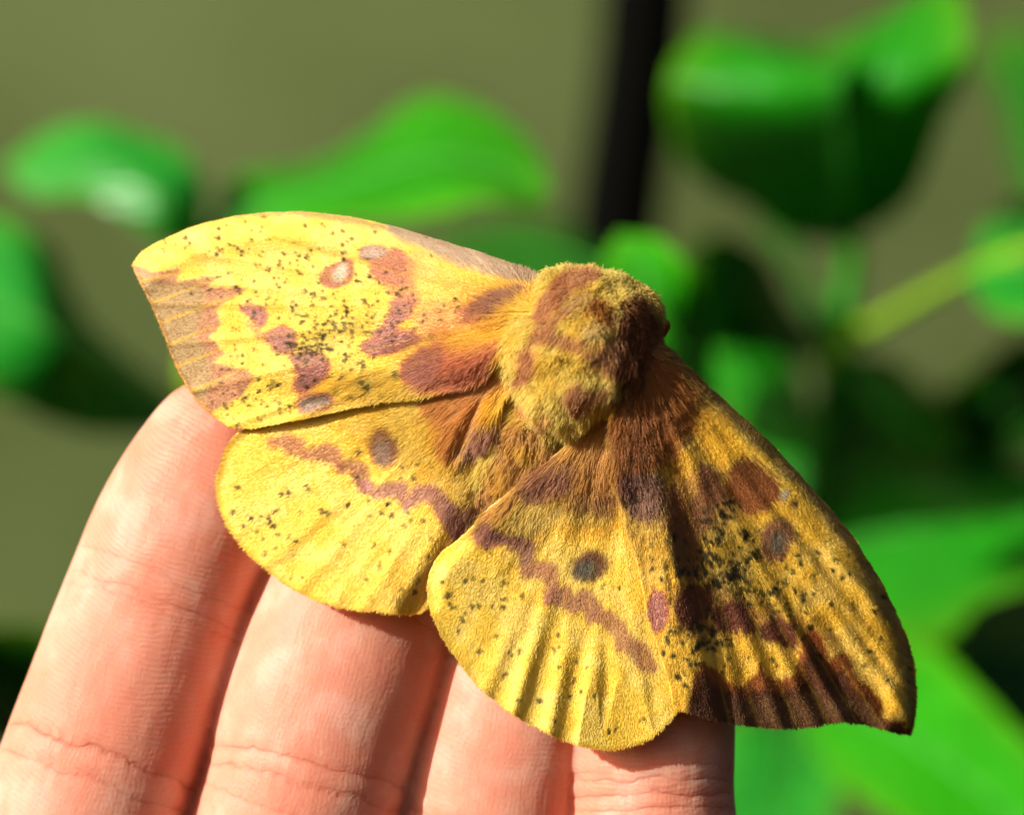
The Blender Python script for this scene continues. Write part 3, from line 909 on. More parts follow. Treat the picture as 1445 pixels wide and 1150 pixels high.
    S = zoomed([(630, 160), (665, 150), (545, 210), (425, 245), (470, 225), (830, 245), (875, 255), (905, 240), (660, 260), (705, 330), (735, 360), (670, 300), (690, 315), (625, 385), (705, 460),
                (690, 470), (645, 425), (910, 430), (895, 465), (845, 525), (880, 525), (740, 535), (795, 295), (890, 310), (930, 170), (990, 165), (1060, 190), (870, 120), (940, 120), (540, 595),
                (520, 710), (550, 670), (575, 715), (535, 760), (500, 770), (585, 745), (640, 690), (770, 750), (560, 845), (490, 840), (655, 815), (665, 870), (710, 835), (745, 830), (620, 930),
                (685, 940), (735, 905), (750, 955), (800, 960), (560, 1000), (660, 995), (500, 915), (1000, 460), (990, 430), (930, 400), (1040, 480), (525, 340), (310, 180), (330, 220), (230, 225),
                (1030, 770), (1090, 885), (1000, 790), (920, 830), (860, 810)], 160, 280)
    S += cluster(452, 478, 34, 15, 62, -0.25) + cluster(432, 498, 16, 8, 26, 0.2) + cluster(500, 458, 26, 16, 26) + cluster(490, 500, 30, 16, 20) + cluster(520, 535, 30, 12, 16)
    S += cluster(345, 565, 40, 16, 16) + cluster(415, 350, 70, 22, 22) + cluster(560, 450, 12, 25, 14) + cluster(610, 440, 25, 14, 12) + cluster(395, 560, 22, 20, 12)
    S += cluster(310, 350, 45, 14, 14) + cluster(420, 420, 80, 45, 45) + cluster(520, 400, 50, 40, 18)
    for x, y, rx, ry in ((452, 480, 46, 15), (432, 500, 20, 9), (500, 460, 24, 12), (520, 535, 26, 8)):
        m.oval(x, y, rx, ry, -0.25, np.array([0.30, 0.20, 0.04]), 0.9, 0.32, 1.4)
    m.specks(S, 1.7, 2.9)
    return m


def map_LH():
    m = Map(290, 470, 770, 880, 23, YEL); m.setup(770, 470); m.fat = 1.2
    m.blend(0.5 * sstep(-0.1, 0.25, m.w3), YELP); m.blend(0.35 * sstep(0.05, -0.3, m.w3), YELD)
    m.band([(345, 606, 6), (320, 640, 4), (308, 690, 3)], YELD * 0.55, 9, 8, 0.8)
    m.band([(308, 690, 2), (330, 756, 3), (395, 818, 4), (480, 856, 4), (590, 862, 4)], YELD, 6, 5, 0.7)
    m.band(zoomed([(300, 205, 18), (360, 200, 34), (420, 225, 36), (450, 250, 18)], 290, 560), BRN * 1.2, 6, 9, 0.9)
    m.band(zoomed([(450, 270, 12), (510, 250, 30), (570, 255, 38), (600, 290, 26), (620, 330, 16)], 290, 560), BRN * 1.1, 6, 8, 0.9)
    m.band(zoomed([(620, 310, 18), (660, 310, 30), (700, 335, 36), (690, 375, 22), (720, 400, 28)], 290, 560), BRN, 6, 8, 0.9)
    m.band(zoomed([(720, 400, 26), (770, 430, 24), (830, 415, 30), (880, 420, 36), (905, 470, 24), (905, 495, 16)], 290, 560), PUR * 1.1, 6, 8, 0.9)
    m.band(zoomed([(920, 470, 20), (970, 430, 34), (1030, 430, 40), (1080, 480, 44), (1120, 540, 46), (1150, 600, 40)], 290, 560), PUR * 1.1, 6, 8, 0.9)
    m.oval(546, 630, 21, 28, 0.1, BRN * 0.9, 0.3, 0.95); m.oval(544, 634, 12, 20, 0.15, GRY * 1.15, 0.5, 0.95)
    # furred inner part
    m.poly([(604, 562), (640, 545), (700, 520), (745, 500), (735, 535), (712, 560), (690, 575), (664, 606), (650, 634), (634, 620), (638, 592), (618, 582)], np.array([0.72, 0.32, 0.11]), 8, 14, 0.85)
    m.poly([(655, 630), (668, 606), (690, 580), (706, 592), (712, 620), (704, 650), (690, 655), (672, 640)], PUR * 1.05, 5, 10, 0.9)
    m.poly([(688, 560), (720, 530), (735, 500), (750, 500), (745, 530), (718, 562), (700, 580)], YELD, 6, 8, 0.8)
    m.poly([(640, 700), (668, 700), (690, 690), (685, 720), (662, 752), (640, 752), (634, 725)], PUR, 5, 9, 0.85)
    m.poly([(650, 660), (690, 662), (680, 690), (650, 690)], YELP, 8, 8, 0.7)
    m.veins([(330, 756), (395, 818), (450, 847), (512, 860), (577, 865), (310, 690)], YELD * 0.8, 1.5, 0.35)
    S = zoomed([(145, 410), (118, 510), (165, 575), (205, 545), (240, 525), (290, 545), (305, 568), (325, 515), (345, 437), (375, 437), (457, 412), (418, 512), (527, 507), (553, 527), (645, 480),
                (237, 607), (250, 640), (325, 620), (385, 625), (403, 648), (327, 675), (395, 703), (268, 712), (380, 805), (430, 803), (625, 655), (772, 665), (840, 692), (785, 755), (725, 820),
                (792, 515), (745, 543), (835, 535), (905, 580), (925, 518), (985, 555), (1018, 640), (1010, 713), (960, 828), (895, 865), (950, 888), (900, 310), (880, 370), (955, 355), (980, 293),
                (690, 370), (825, 470), (920, 540), (380, 445), (295, 560), (530, 515), (730, 465), (700, 245), (60, 10)], 290, 560)
    m.specks(S, 2.3, 3.5, 0.9)
    return m


def map_RH():
    m = Map(590, 545, 1000, 1070, 37, YEL * np.array([0.98, 0.97, 0.8])); m.setup(870, 540); m.fat = 1.15
    m.blend(0.5 * sstep(-0.1, 0.25, m.w3), YELP); m.blend(0.4 * sstep(0.05, -0.3, m.w3), YELD)
    Z = lambda q: zoomed(q, 590, 700)
    m.poly(Z([(255, 165), (310, 85), (370, 60), (410, 100), (400, 170), (330, 230), (275, 215)]), PUR * 1.1, 6, 10, 0.95)
    m.band(Z([(390, 150, 45), (440, 170, 48), (490, 215, 42), (495, 280, 26), (480, 320, 18)]), PUR, 6, 9, 0.9)
    m.band(Z([(480, 345, 22), (540, 325, 34), (590, 340, 40), (600, 400, 28), (600, 460, 30)]), BRN * 1.1, 6, 9, 0.9)
    m.band(Z([(600, 450, 34), (660, 450, 42), (690, 490, 30), (750, 460, 42), (790, 500, 36), (770, 550, 22)]), BRN, 6, 9, 0.9)
    m.band(Z([(790, 530, 26), (860, 550, 40), (900, 590, 32), (930, 660, 40), (1000, 700, 40), (1040, 760, 34)]), BRN, 5, 10, 0.85)
    m.oval(832, 798, 27, 22, -0.35, MAR * 0.8, 0.35, 0.95); m.oval(826, 803, 17, 13, -0.35, np.array([0.14, 0.13, 0.085]), 0.5, 0.9)
    # furred base, brown and rust
    m.poly([(690, 716), (740, 672), (800, 628), (870, 560), (920, 600), (905, 690), (870, 705), (830, 690), (790, 668), (745, 690), (712, 720)], RUST * 1.1, 12, 30, 0.55)
    m.poly([(742, 685), (770, 650), (812, 630), (820, 650), (790, 680), (765, 700)], PUR * 1.05, 6, 14, 0.8)
    m.poly([(800, 700), (830, 680), (870, 690), (862, 720), (830, 712)], BRN * 0.9, 8, 20, 0.65)
    m.poly([(720, 720), (760, 700), (800, 690), (790, 730), (750, 750)], YELP, 9, 12, 0.7)
    m.veins(Z([(180, 750), (380, 960), (520, 1070), (700, 1130), (880, 1120), (1050, 1010)]), YELD * 0.8, 2.2, 0.15)
    S = Z([(225, 380), (290, 380), (395, 390), (385, 460), (385, 500), (475, 457), (150, 437), (130, 455), (150, 490), (240, 488), (275, 505), (333, 505), (205, 525), (183, 607), (205, 555),
           (283, 703), (410, 705), (460, 703), (545, 600), (632, 625), (622, 680), (632, 775), (710, 730), (765, 770), (710, 825), (740, 885), (390, 805), (457, 922), (540, 920), (625, 1010),
           (860, 1052), (895, 1052), (905, 412), (1005, 1010), (110, 385), (345, 632), (240, 375), (140, 450), (170, 490), (615, 690), (800, 890), (700, 900), (320, 245), (830, 410)])
    m.specks([(a, b) for a, b in S], 2.3, 3.6, 0.9)
    return m


def map_RF():
    m = Map(850, 465, 1305, 1045, 51, YEL * np.array([0.96, 0.93, 0.75])); m.setup(900, 490)
    m.blend(0.5 * sstep(-0.1, 0.25, m.w3), YELP * 0.95); m.blend(0.4 * sstep(0.05, -0.3, m.w3), YELD)
    Z6 = lambda q: zoomed(q, 840, 480)
    Z7 = lambda q: zoomed(q, 900, 700)
    # costal strip and brown base
    m.poly([(900, 470), (945, 480), (1000, 540), (1080, 612), (1150, 690), (1200, 750), (1250, 835), (1285, 915), (1295, 985), (1286, 1040), (1278, 1000), (1270, 940), (1240, 860),
            (1195, 775), (1140, 705), (1080, 645), (1020, 595), (960, 545), (920, 520)], np.array([0.26, 0.17, 0.055]), 8, 12, 0.85)
    m.poly([(864, 520), (900, 480), (950, 520), (985, 560), (990, 600), (965, 620), (955, 660), (930, 650), (905, 660), (880, 690), (862, 640)], np.array([0.42, 0.13, 0.03]), 16, 26, 0.9)
    m.poly(Z6([(470, 290), (560, 330), (640, 420), (660, 520), (600, 600), (540, 560), (480, 470), (440, 380)]), YELD, 8, 26, 0.7)
    m.poly(Z6([(150, 520), (260, 545), (310, 640), (300, 760), (200, 780), (120, 690)]), PUR * 0.75, 8, 14, 0.9)
    m.poly(Z6([(470, 540), (545, 590), (590, 700), (540, 760), (500, 850), (450, 870), (425, 760), (460, 660)]), PUR * 0.7, 5, 14, 0.9)
    m.poly(Z6([(590, 600), (670, 520), (760, 570), (830, 660), (770, 760), (700, 780), (610, 710)]), np.array([0.26, 0.07, 0.025]), 6, 16, 0.92)
    m.poly(Z6([(320, 700), (360, 640), (420, 780), (470, 900), (480, 1050), (420, 1100), (360, 1000), (330, 850)]), MAR * 1.2, 8, 14, 0.9)  # strip of the medial band; its dark maroon includes painted shade beside the ridge
    m.poly(Z6([(330, 640), (480, 560), (600, 620), (800, 640), (820, 720), (700, 800), (560, 800), (480, 900), (360, 860)]), np.array([0.40, 0.14, 0.04]), 16, 34, 0.6)
    m.poly(Z7([(160, 400), (330, 380), (540, 470), (730, 540), (860, 600), (850, 700), (700, 690), (540, 620), (330, 620), (180, 600)]), np.array([0.40, 0.14, 0.03]), 14, 30, 0.6)
    for x_, y_, rx_, ry_ in ((1010, 805, 40, 45), (1050, 780, 45, 30), (985, 740, 25, 50), (1080, 845, 40, 22)):
        m.oval(x_, y_, rx_, ry_, 0.4, np.array([0.22, 0.14, 0.025]), 0.9, 0.4, 1.6)
    m.oval(1095, 760, 24, 31, 0.3, BRN * 0.75, 0.3, 0.95); m.oval(1097, 763, 11, 15, 0.3, np.array([0.16, 0.15, 0.10]), 0.5, 0.85)
    m.oval(1106, 697, 6, 8, 0.3, WHT, 0.5, 0.9); m.oval(1120, 710, 7, 6, 0.3, RUST * 0.7, 0.5, 0.7)
    m.rimmed(Z7([(40, 470), (75, 410), (120, 440), (140, 520), (120, 590), (75, 595), (45, 540)]), RUST, PUR * 1.25, 3, 8, 4)
    m.poly(Z7([(170, 440), (240, 390), (320, 400), (330, 500), (280, 570), (190, 580)]), MAR * 0.9, 6, 14, 0.92)
    m.poly(Z7([(335, 520), (400, 470), (480, 480), (530, 550), (520, 610), (430, 605), (360, 590)]), MAR * 0.9, 5, 12, 0.95)
    m.poly(Z7([(552, 640), (560, 570), (620, 540), (690, 570), (720, 640), (700, 680), (620, 660)]), MAR * 0.9, 5, 12, 0.95)
    # outer margin
    om = Z7([(225, 960), (240, 830), (290, 740), (350, 770), (400, 830), (470, 845), (535, 790), (550, 740), (580, 800), (650, 825), (700, 790), (725, 720), (745, 630), (780, 590), (830, 640),
             (860, 730), (905, 690), (950, 720), (985, 830), (1040, 850), (1095, 920), (1105, 990), (1190, 1020), (1230, 1080), (1150, 1085), (960, 1050), (700, 1055), (450, 1050), (300, 1010)])
    m.poly(om, np.array([0.34, 0.09, 0.02]), 4, 8, 0.95, curve=False)
    m.poly(Z7([(220, 960), (260, 860), (310, 800), (400, 880), (480, 880), (560, 860), (640, 870), (720, 830), (760, 700), (790, 650), (830, 740), (880, 780), (920, 760), (970, 870), (1040, 900),
               (1090, 1000), (1200, 1050), (1230, 1085), (960, 1050), (700, 1055), (450, 1050), (300, 1010)]), np.array([0.12, 0.045, 0.02]), 8, 12, 0.92)
    m.poly(Z7([(430, 960), (520, 930), (700, 900), (760, 880), (960, 900), (1080, 960), (1090, 1040), (700, 1040), (450, 1030)]), np.array([0.26, 0.15, 0.06]), 12, 22, 0.45)
    m.veins(Z7([(545, 1040), (720, 1045), (870, 1040), (1000, 1040), (1110, 1050), (420, 1040)]), YELD * 0.45, 1.8, 0.5, 0.5)
    S = Z7([(705, 30), (670, 310), (800, 355), (915, 355), (955, 350), (895, 290), (725, 150), (630, 400), (590, 440), (680, 490), (750, 510), (780, 580), (865, 475), (795, 440), (1115, 640),
            (1040, 700), (1060, 515), (1100, 455), (1020, 755), (1215, 830), (120, 690), (235, 740), (245, 685), (215, 850), (105, 370), (65, 195), (65, 260), (65, 320), (175, 590), (385, 765),
            (500, 725), (410, 720), (300, 795), (415, 880), (770, 585), (865, 595), (595, 530), (680, 540), (1120, 820), (1225, 770), (500, 480), (880, 330), (300, 650), (350, 660), (260, 590)])
    for q in Z7([(330, 200), (290, 240), (370, 180), (350, 370), (400, 360), (430, 350), (480, 380), (450, 310), (510, 270), (350, 290), (280, 300), (560, 440), (600, 420), (640, 410), (260, 330),
                 (320, 110), (350, 60), (400, 40), (410, 90), (490, 170), (220, 350), (180, 320), (300, 350), (450, 420), (340, 660), (290, 650), (380, 660), (320, 600), (270, 600), (150, 180)]):
        S += cluster(q[0], q[1], 7, 5, 6)
    S += cluster(1030, 810, 40, 40, 50) + cluster(1120, 850, 50, 60, 30) + cluster(960, 900, 18, 40, 20)
    m.specks(S, 2.2, 3.8, 0.92)
    return m


# ---- relief (mm towards the lens, over the photo plane)
def ray_ridges(px, py, bx, by, ends, amp, width, r0=0.35):
    r = np.hypot(px - bx, py - by); th = np.arctan2(py - by, px - bx)
    h = 0
    for (x, y), a in zip(ends, np.broadcast_to(amp, len(ends))):
        t0 = math.atan2(y - by, x - bx); R = math.hypot(x - bx, y - by)
        d = np.sin(th - t0) * r
        h = h + a * np.exp(-(d / width) ** 2) * sstep(r0 * R, 0.9 * R, r)
    return h


LF_COSTA = catmull(LF_OUT[:14], 4); RF_COSTA = catmull(RF_OUT[22:] + [RF_OUT[0]], 4)


def crumple(px, py, bx, by, seed, amp):
    r = np.hypot(px - bx, py - by); th = np.arctan2(py - by, px - bx) % (2 * np.pi)
    return amp * (fbm(r / 110, th * 10, seed=seed, oct=3) - 0.5) + amp * 0.5 * (fbm(px / 45, py / 45, seed=seed + 3) - 0.5)


def z_LF(px, py):
    s, t = st(px, py)
    z = 0.4 - 0.19 * np.abs(s) + 1.6 * np.exp(-np.hypot(px - 770, py - 440) / 70)
    d, _ = poly_dist(LF_COSTA, px, py, False)
    z = z - 1.5 * np.exp(-(d / 16)) + 0.35 * np.exp(-((d - 34) / 16) ** 2)
    z = z - 0.10 * sstep(14, 0, np.abs(d - 62)) * sstep(250, 420, px)
    z = z + ray_ridges(px, py, 760, 440, [(226, 350), (214, 428), (238, 486), (270, 552), (330, 600), (420, 590), (330, 310), (200, 392)], 0.17, 6, 0.25)
    # thick furred inner margin
    z = z + 0.9 * np.exp(-((px - 655) / 70) ** 2 - ((py - 512 + (px - 655) * 0.32) / 24) ** 2)
    return z + crumple(px, py, 760, 440, 3, 0.25)


def z_LH(px, py):
    s, t = st(px, py)
    z = -0.35 - 0.19 * np.abs(s) - 2.0 * np.exp(-(poly_dist([(600, 862), (640, 812), (668, 765), (690, 715), (706, 665)], px, py, False)[0] / 34) ** 2) + 0.9 * np.exp(-np.hypot(px - 740, py - 500) / 60)
    z = z + ray_ridges(px, py, 770, 470, [(330, 756), (372, 799), (420, 833), (470, 853), (512, 860), (560, 864), (310, 690)], [.08, .12, .15, .1, .13, .09, .06], 10, 0.6)
    z = z + 0.7 * np.exp(-((px - 690) / 16) ** 2 - ((py - 610) / 45) ** 2) - 0.4 * np.exp(-((px - 664 + (py - 600) * 0.5) / 7) ** 2) * sstep(540, 570, py) * sstep(650, 620, py)
    z = z - 0.12 * sstep(22, 0, poly_dist(LH_OUT[1:16], px, py, False)[0])
    z = z + crumple(px, py, 770, 470, 7, 0.3)
    return np.minimum(z, z_LF(px, py) - 0.3)


def z_RF(px, py, low=False):
    s, t = st(px, py)
    bx, by = 900, 490
    r = np.hypot(px - bx, py - by); th = np.degrees(np.arctan2(py - by, px - bx))
    z = 3.1 - 0.21 * s - 0.0016 * np.maximum(s - 22, 0) ** 2
    k = sstep(90, 330, r)
    ridge = np.where(th > 81, np.exp(-((th - 81) / 7.0) ** 2), np.exp(-((th - 81) / 4.2) ** 2))
    z = z + 1.35 * k * ridge
    z = z + 0.5 * sstep(60, 200, r) * np.exp(-((th - 66) / 4) ** 2) * sstep(420, 200, r)
    d, _ = poly_dist(RF_COSTA, px, py, False)
    z = z - 1.2 * np.exp(-(d / 11)) + 0.25 * np.exp(-((d - 30) / 14) ** 2) * sstep(150, 300, r)
    if not low:
        z = z + ray_ridges(px, py, bx, by, [(1276, 1000), (1244, 1020), (1190, 1018), (1150, 1024), (1102, 1026), (1050, 1022), (1010, 1015)], [.55, .35, .5, .42, .45, .35, .3], 11, 0.45)
        z = z + ray_ridges(px, py, bx, by, [(1150, 760), (1100, 740), (1060, 780)], [.25, .3, .25], 9, 0.3)
        z = z + crumple(px, py, bx, by, 13, 0.5)
    return z


def z_RH(px, py):
    s, t = st(px, py)
    bx, by = 870, 540
    z = -0.05 - 0.07 * np.abs(s)
    e = zoomed([(425, 985), (590, 1080), (760, 1120), (910, 1120), (310, 860), (1010, 1060)], 590, 700)
    z = z + ray_ridges(px, py, bx, by, e, [.55, .5, .6, .32, .25, .2], 14, 0.6)
    z = z + 0.35 * np.exp(-((py - 790 + (px - 700) * 0.25) / 40) ** 2) * sstep(760, 640, px)
    z = z - 0.4 * sstep(26, 0, poly_dist(RH_OUT[:6], px, py, False)[0]) * sstep(720, 690, px)
    z = z + crumple(px, py, bx, by, 17, 0.25)
    return np.minimum(z, z_RF(px, py, True) - 0.4)


def build_wing(name, label, outline, zf, cmap, step, base, seed, nh, hair_len, thick, floor=0.22):
    """a thin closed blade over the outline; its scale hairs are a child"""
    out = corner_outline(outline) if name.startswith('fore') else catmull(outline, 8, True)
    # ragged margin
    k = np.arange(len(out))
    tan = np.roll(out, -1, 0) - np.roll(out, 1, 0); nrm = np.stack([-tan[:, 1], tan[:, 0]], 1); nrm /= np.linalg.norm(nrm, axis=1)[:, None] + 1e-9
    out = out + nrm * (1.6 * (noise(k * 0.45, k * 0 + seed, seed=seed)[:, None] - 0.5))
    x0, y0 = out.min(0) - 2 * step; x1, y1 = out.max(0) + 2 * step
    gx, gy = np.arange(x0, x1, step), np.arange(y0, y1, step)
    X, Y = np.meshgrid(gx, gy)
    sd = poly_sd(out, X, Y)
    g = np.gradient(sd, step); gyv, gxv = g[0], g[1]
    gl = np.hypot(gxv, gyv) + 1e-9
    near = np.abs(sd) < 0.6 * step
    X2 = np.where(near | (sd > 0), X - sd * gxv / gl, X); Y2 = np.where(near | (sd > 0), Y - sd * gyv / gl, Y)
    ok = sd < 0.6 * step
    q = ok[:-1, :-1] & ok[1:, :-1] & ok[:-1, 1:] & ok[1:, 1:]
    idx = np.full(X.shape, -1)
    used = np.zeros(X.shape, bool)
    for a, b in ((0, 0), (1, 0), (0, 1), (1, 1)):
        used[a:X.shape[0] - 1 + a, b:X.shape[1] - 1 + b] |= q
    idx[used] = np.arange(used.sum())
    i, j = np.nonzero(q)
    F = np.stack([idx[i, j], idx[i + 1, j], idx[i + 1, j + 1], idx[i, j + 1]], 1)
    px, py = X2[used], Y2[used]
    z = zf(px, py)
    v = P3(px, py, z)
    sdu = np.abs(sd[used])
    th = thick * (0.35 + 0.65 * sstep(0, 25, sdu))
    vb = P3(px, py, z - th)
    N = len(v)
    # rim faces
    e = np.vstack([F[:, [0, 1]], F[:, [1, 2]], F[:, [2, 3]], F[:, [3, 0]]])
    key = e[:, 0].astype(np.int64) * N + e[:, 1]; rk = e[:, 1].astype(np.int64) * N + e[:, 0]
    be = e[~np.isin(key, rk)]
    rim = np.stack([be[:, 1], be[:, 0], be[:, 0] + N, be[:, 1] + N], 1)
    cols = cmap.at(px, py)
    cb = cols * np.array([0.95, 0.9, 0.8])
    o = mesh_obj(name, np.vstack([v, vb]), np.vstack([F, F[:, ::-1] + N, rim]), WINGMAT, moth, colors=np.vstack([cols, cb]),
                 attrs={'ray_along': np.tile(np.hypot(px - base[0], py - base[1]) * K * 2.2, 2), 'ray_across': np.tile((np.arctan2(py - base[1], px - base[0]) % (2 * np.pi)) * 300 * K * 9.0, 2)})
    if label: o['label'] = label
    # ---- scales and hairs
    m = int(nh)
    hx = rng.uniform(x0, x1, m * 2); hy = rng.uniform(y0, y1, m * 2)
    ii = np.clip(((hy - y0) / step).astype(int), 0, X.shape[0] - 1); jj = np.clip(((hx - x0) / step).astype(int), 0, X.shape[1] - 1)
    l0, _ = hair_len(hx, hy, hx * 0)
    dens = np.clip(floor + 0.9 * (l0 - l0.min()), 0, 1) + 0.5 * (sd[ii, jj] > -7)
    keep = (sd[ii, jj] < -1.0) & (rng.random(len(hx)) < dens)
    hx, hy = hx[keep][:m], hy[keep][:m]
    hsd = -sd[ii, jj][keep][:m]
    bx, by = base
    dx, dy = hx - bx, hy - by
    r = np.hypot(dx, dy)
    ang = np.arctan2(dy, dx) + 0.35 * (fbm(hx / 26, hy / 26, seed=seed + 40) - 0.5) + rng.normal(0, 0.16, len(hx))
    ln, lift = hair_len(hx, hy, r)
    ln = ln * rng.uniform(0.65, 1.25, len(hx)) * np.where(hsd < 6, 1.1, 1.0)
    L = ln / K
    ex, ey = hx + np.cos(ang) * L * np.cos(lift), hy + np.sin(ang) * L * np.cos(lift)
    mx_, my_ = hx + np.cos(ang) * L * 0.5 * np.cos(lift), hy + np.sin(ang) * L * 0.5 * np.cos(lift)
    z0 = zf(hx, hy)
    ddx, ddy = np.cos(ang) * 3, np.sin(ang) * 3
    sl = (zf(hx + ddx, hy + ddy) - z0) / 3        # mm per px along the hair
    zr = z0 - 0.015
    jl = lift * rng.uniform(0.5, 1.5, len(hx))
    zm = z0 + sl * 0.5 * L + 0.5 * ln * np.sin(jl) * 1.15
    ze = z0 + sl * L + ln * np.sin(jl)
    pts = np.stack([P3(hx, hy, zr), P3(mx_, my_, zm), P3(ex, ey, ze)], 1)
    rad = (0.020 + 0.012 * rng.random(len(hx))) * 0.001
    rr = np.stack([rad, rad * 0.95, rad * 0.25], 1)
    hc = cmap.at(hx, hy) * rng.uniform(0.80, 1.14, len(hx))[:, None]
    hair_obj('wing_scales', pts, rr, np.clip(hc, 0, 0.97), FURW, o)['kind'] = 'stuff'
    return o


def hl(cx, cy, rad, short, longv):
    def f(x, y, r):
        k = np.exp(-(((x - cx) ** 2 + (y - cy) ** 2) / rad ** 2))
        return short + (longv - short) * k, 0.30 + 0.12 * k
    return f


def hl2(*blobs, short=0.42, lift=0.16):
    def f(x, y, r):
        ln = np.full(len(x), short); lf = np.full(len(x), lift)
        for cx, cy, rx, ry, lv in blobs:
            k = np.exp(-((x - cx) / rx) ** 2 - ((y - cy) / ry) ** 2)
            ln = np.maximum(ln, short + (lv - short) * k); lf = np.maximum(lf, lift + 0.12 * k)
        return ln, lf
    return f


mLF, mLH, mRH, mRF = map_LF(), map_LH(), map_RH(), map_RF()
build_wing('hindwing', 'lit hindwing with grey-centred eyespot', LH_OUT, z_LH, mLH, 1.5, (770, 470), 2, 110000, hl2((660, 600, 70, 60, 2.4), (690, 690, 45, 60, 1.8), (600, 600, 90, 40, 1.1), short=0.34, lift=0.08), 0.12)
build_wing('forewing', 'brightly lit forewing with pale diamond spot', LF_OUT, z_LF, mLF, 1.5, (760, 440), 1, 120000, hl2((660, 510, 75, 35, 1.7), (560, 545, 130, 22, 1.0), (720, 440, 50, 40, 1.2), short=0.22, lift=0.08), 0.12)
build_wing('hindwing', 'creased hindwing with dark eyespot', RH_OUT, z_RH, mRH, 1.5, (870, 540), 3, 120000, hl2((800, 650, 80, 55, 2.6), (720, 710, 50, 40, 2.0), (830, 700, 60, 40, 1.1), short=0.26, lift=0.08), 0.12)
build_wing('forewing', 'shaded forewing with dark brown margin', RF_OUT, z_RF, mRF, 1.5, (900, 490), 4, 130000, hl2((890, 620, 40, 80, 2.2), (930, 560, 50, 50, 1.4), (900, 720, 40, 60, 1.1), short=0.28, lift=0.22), 0.12, 0.5)


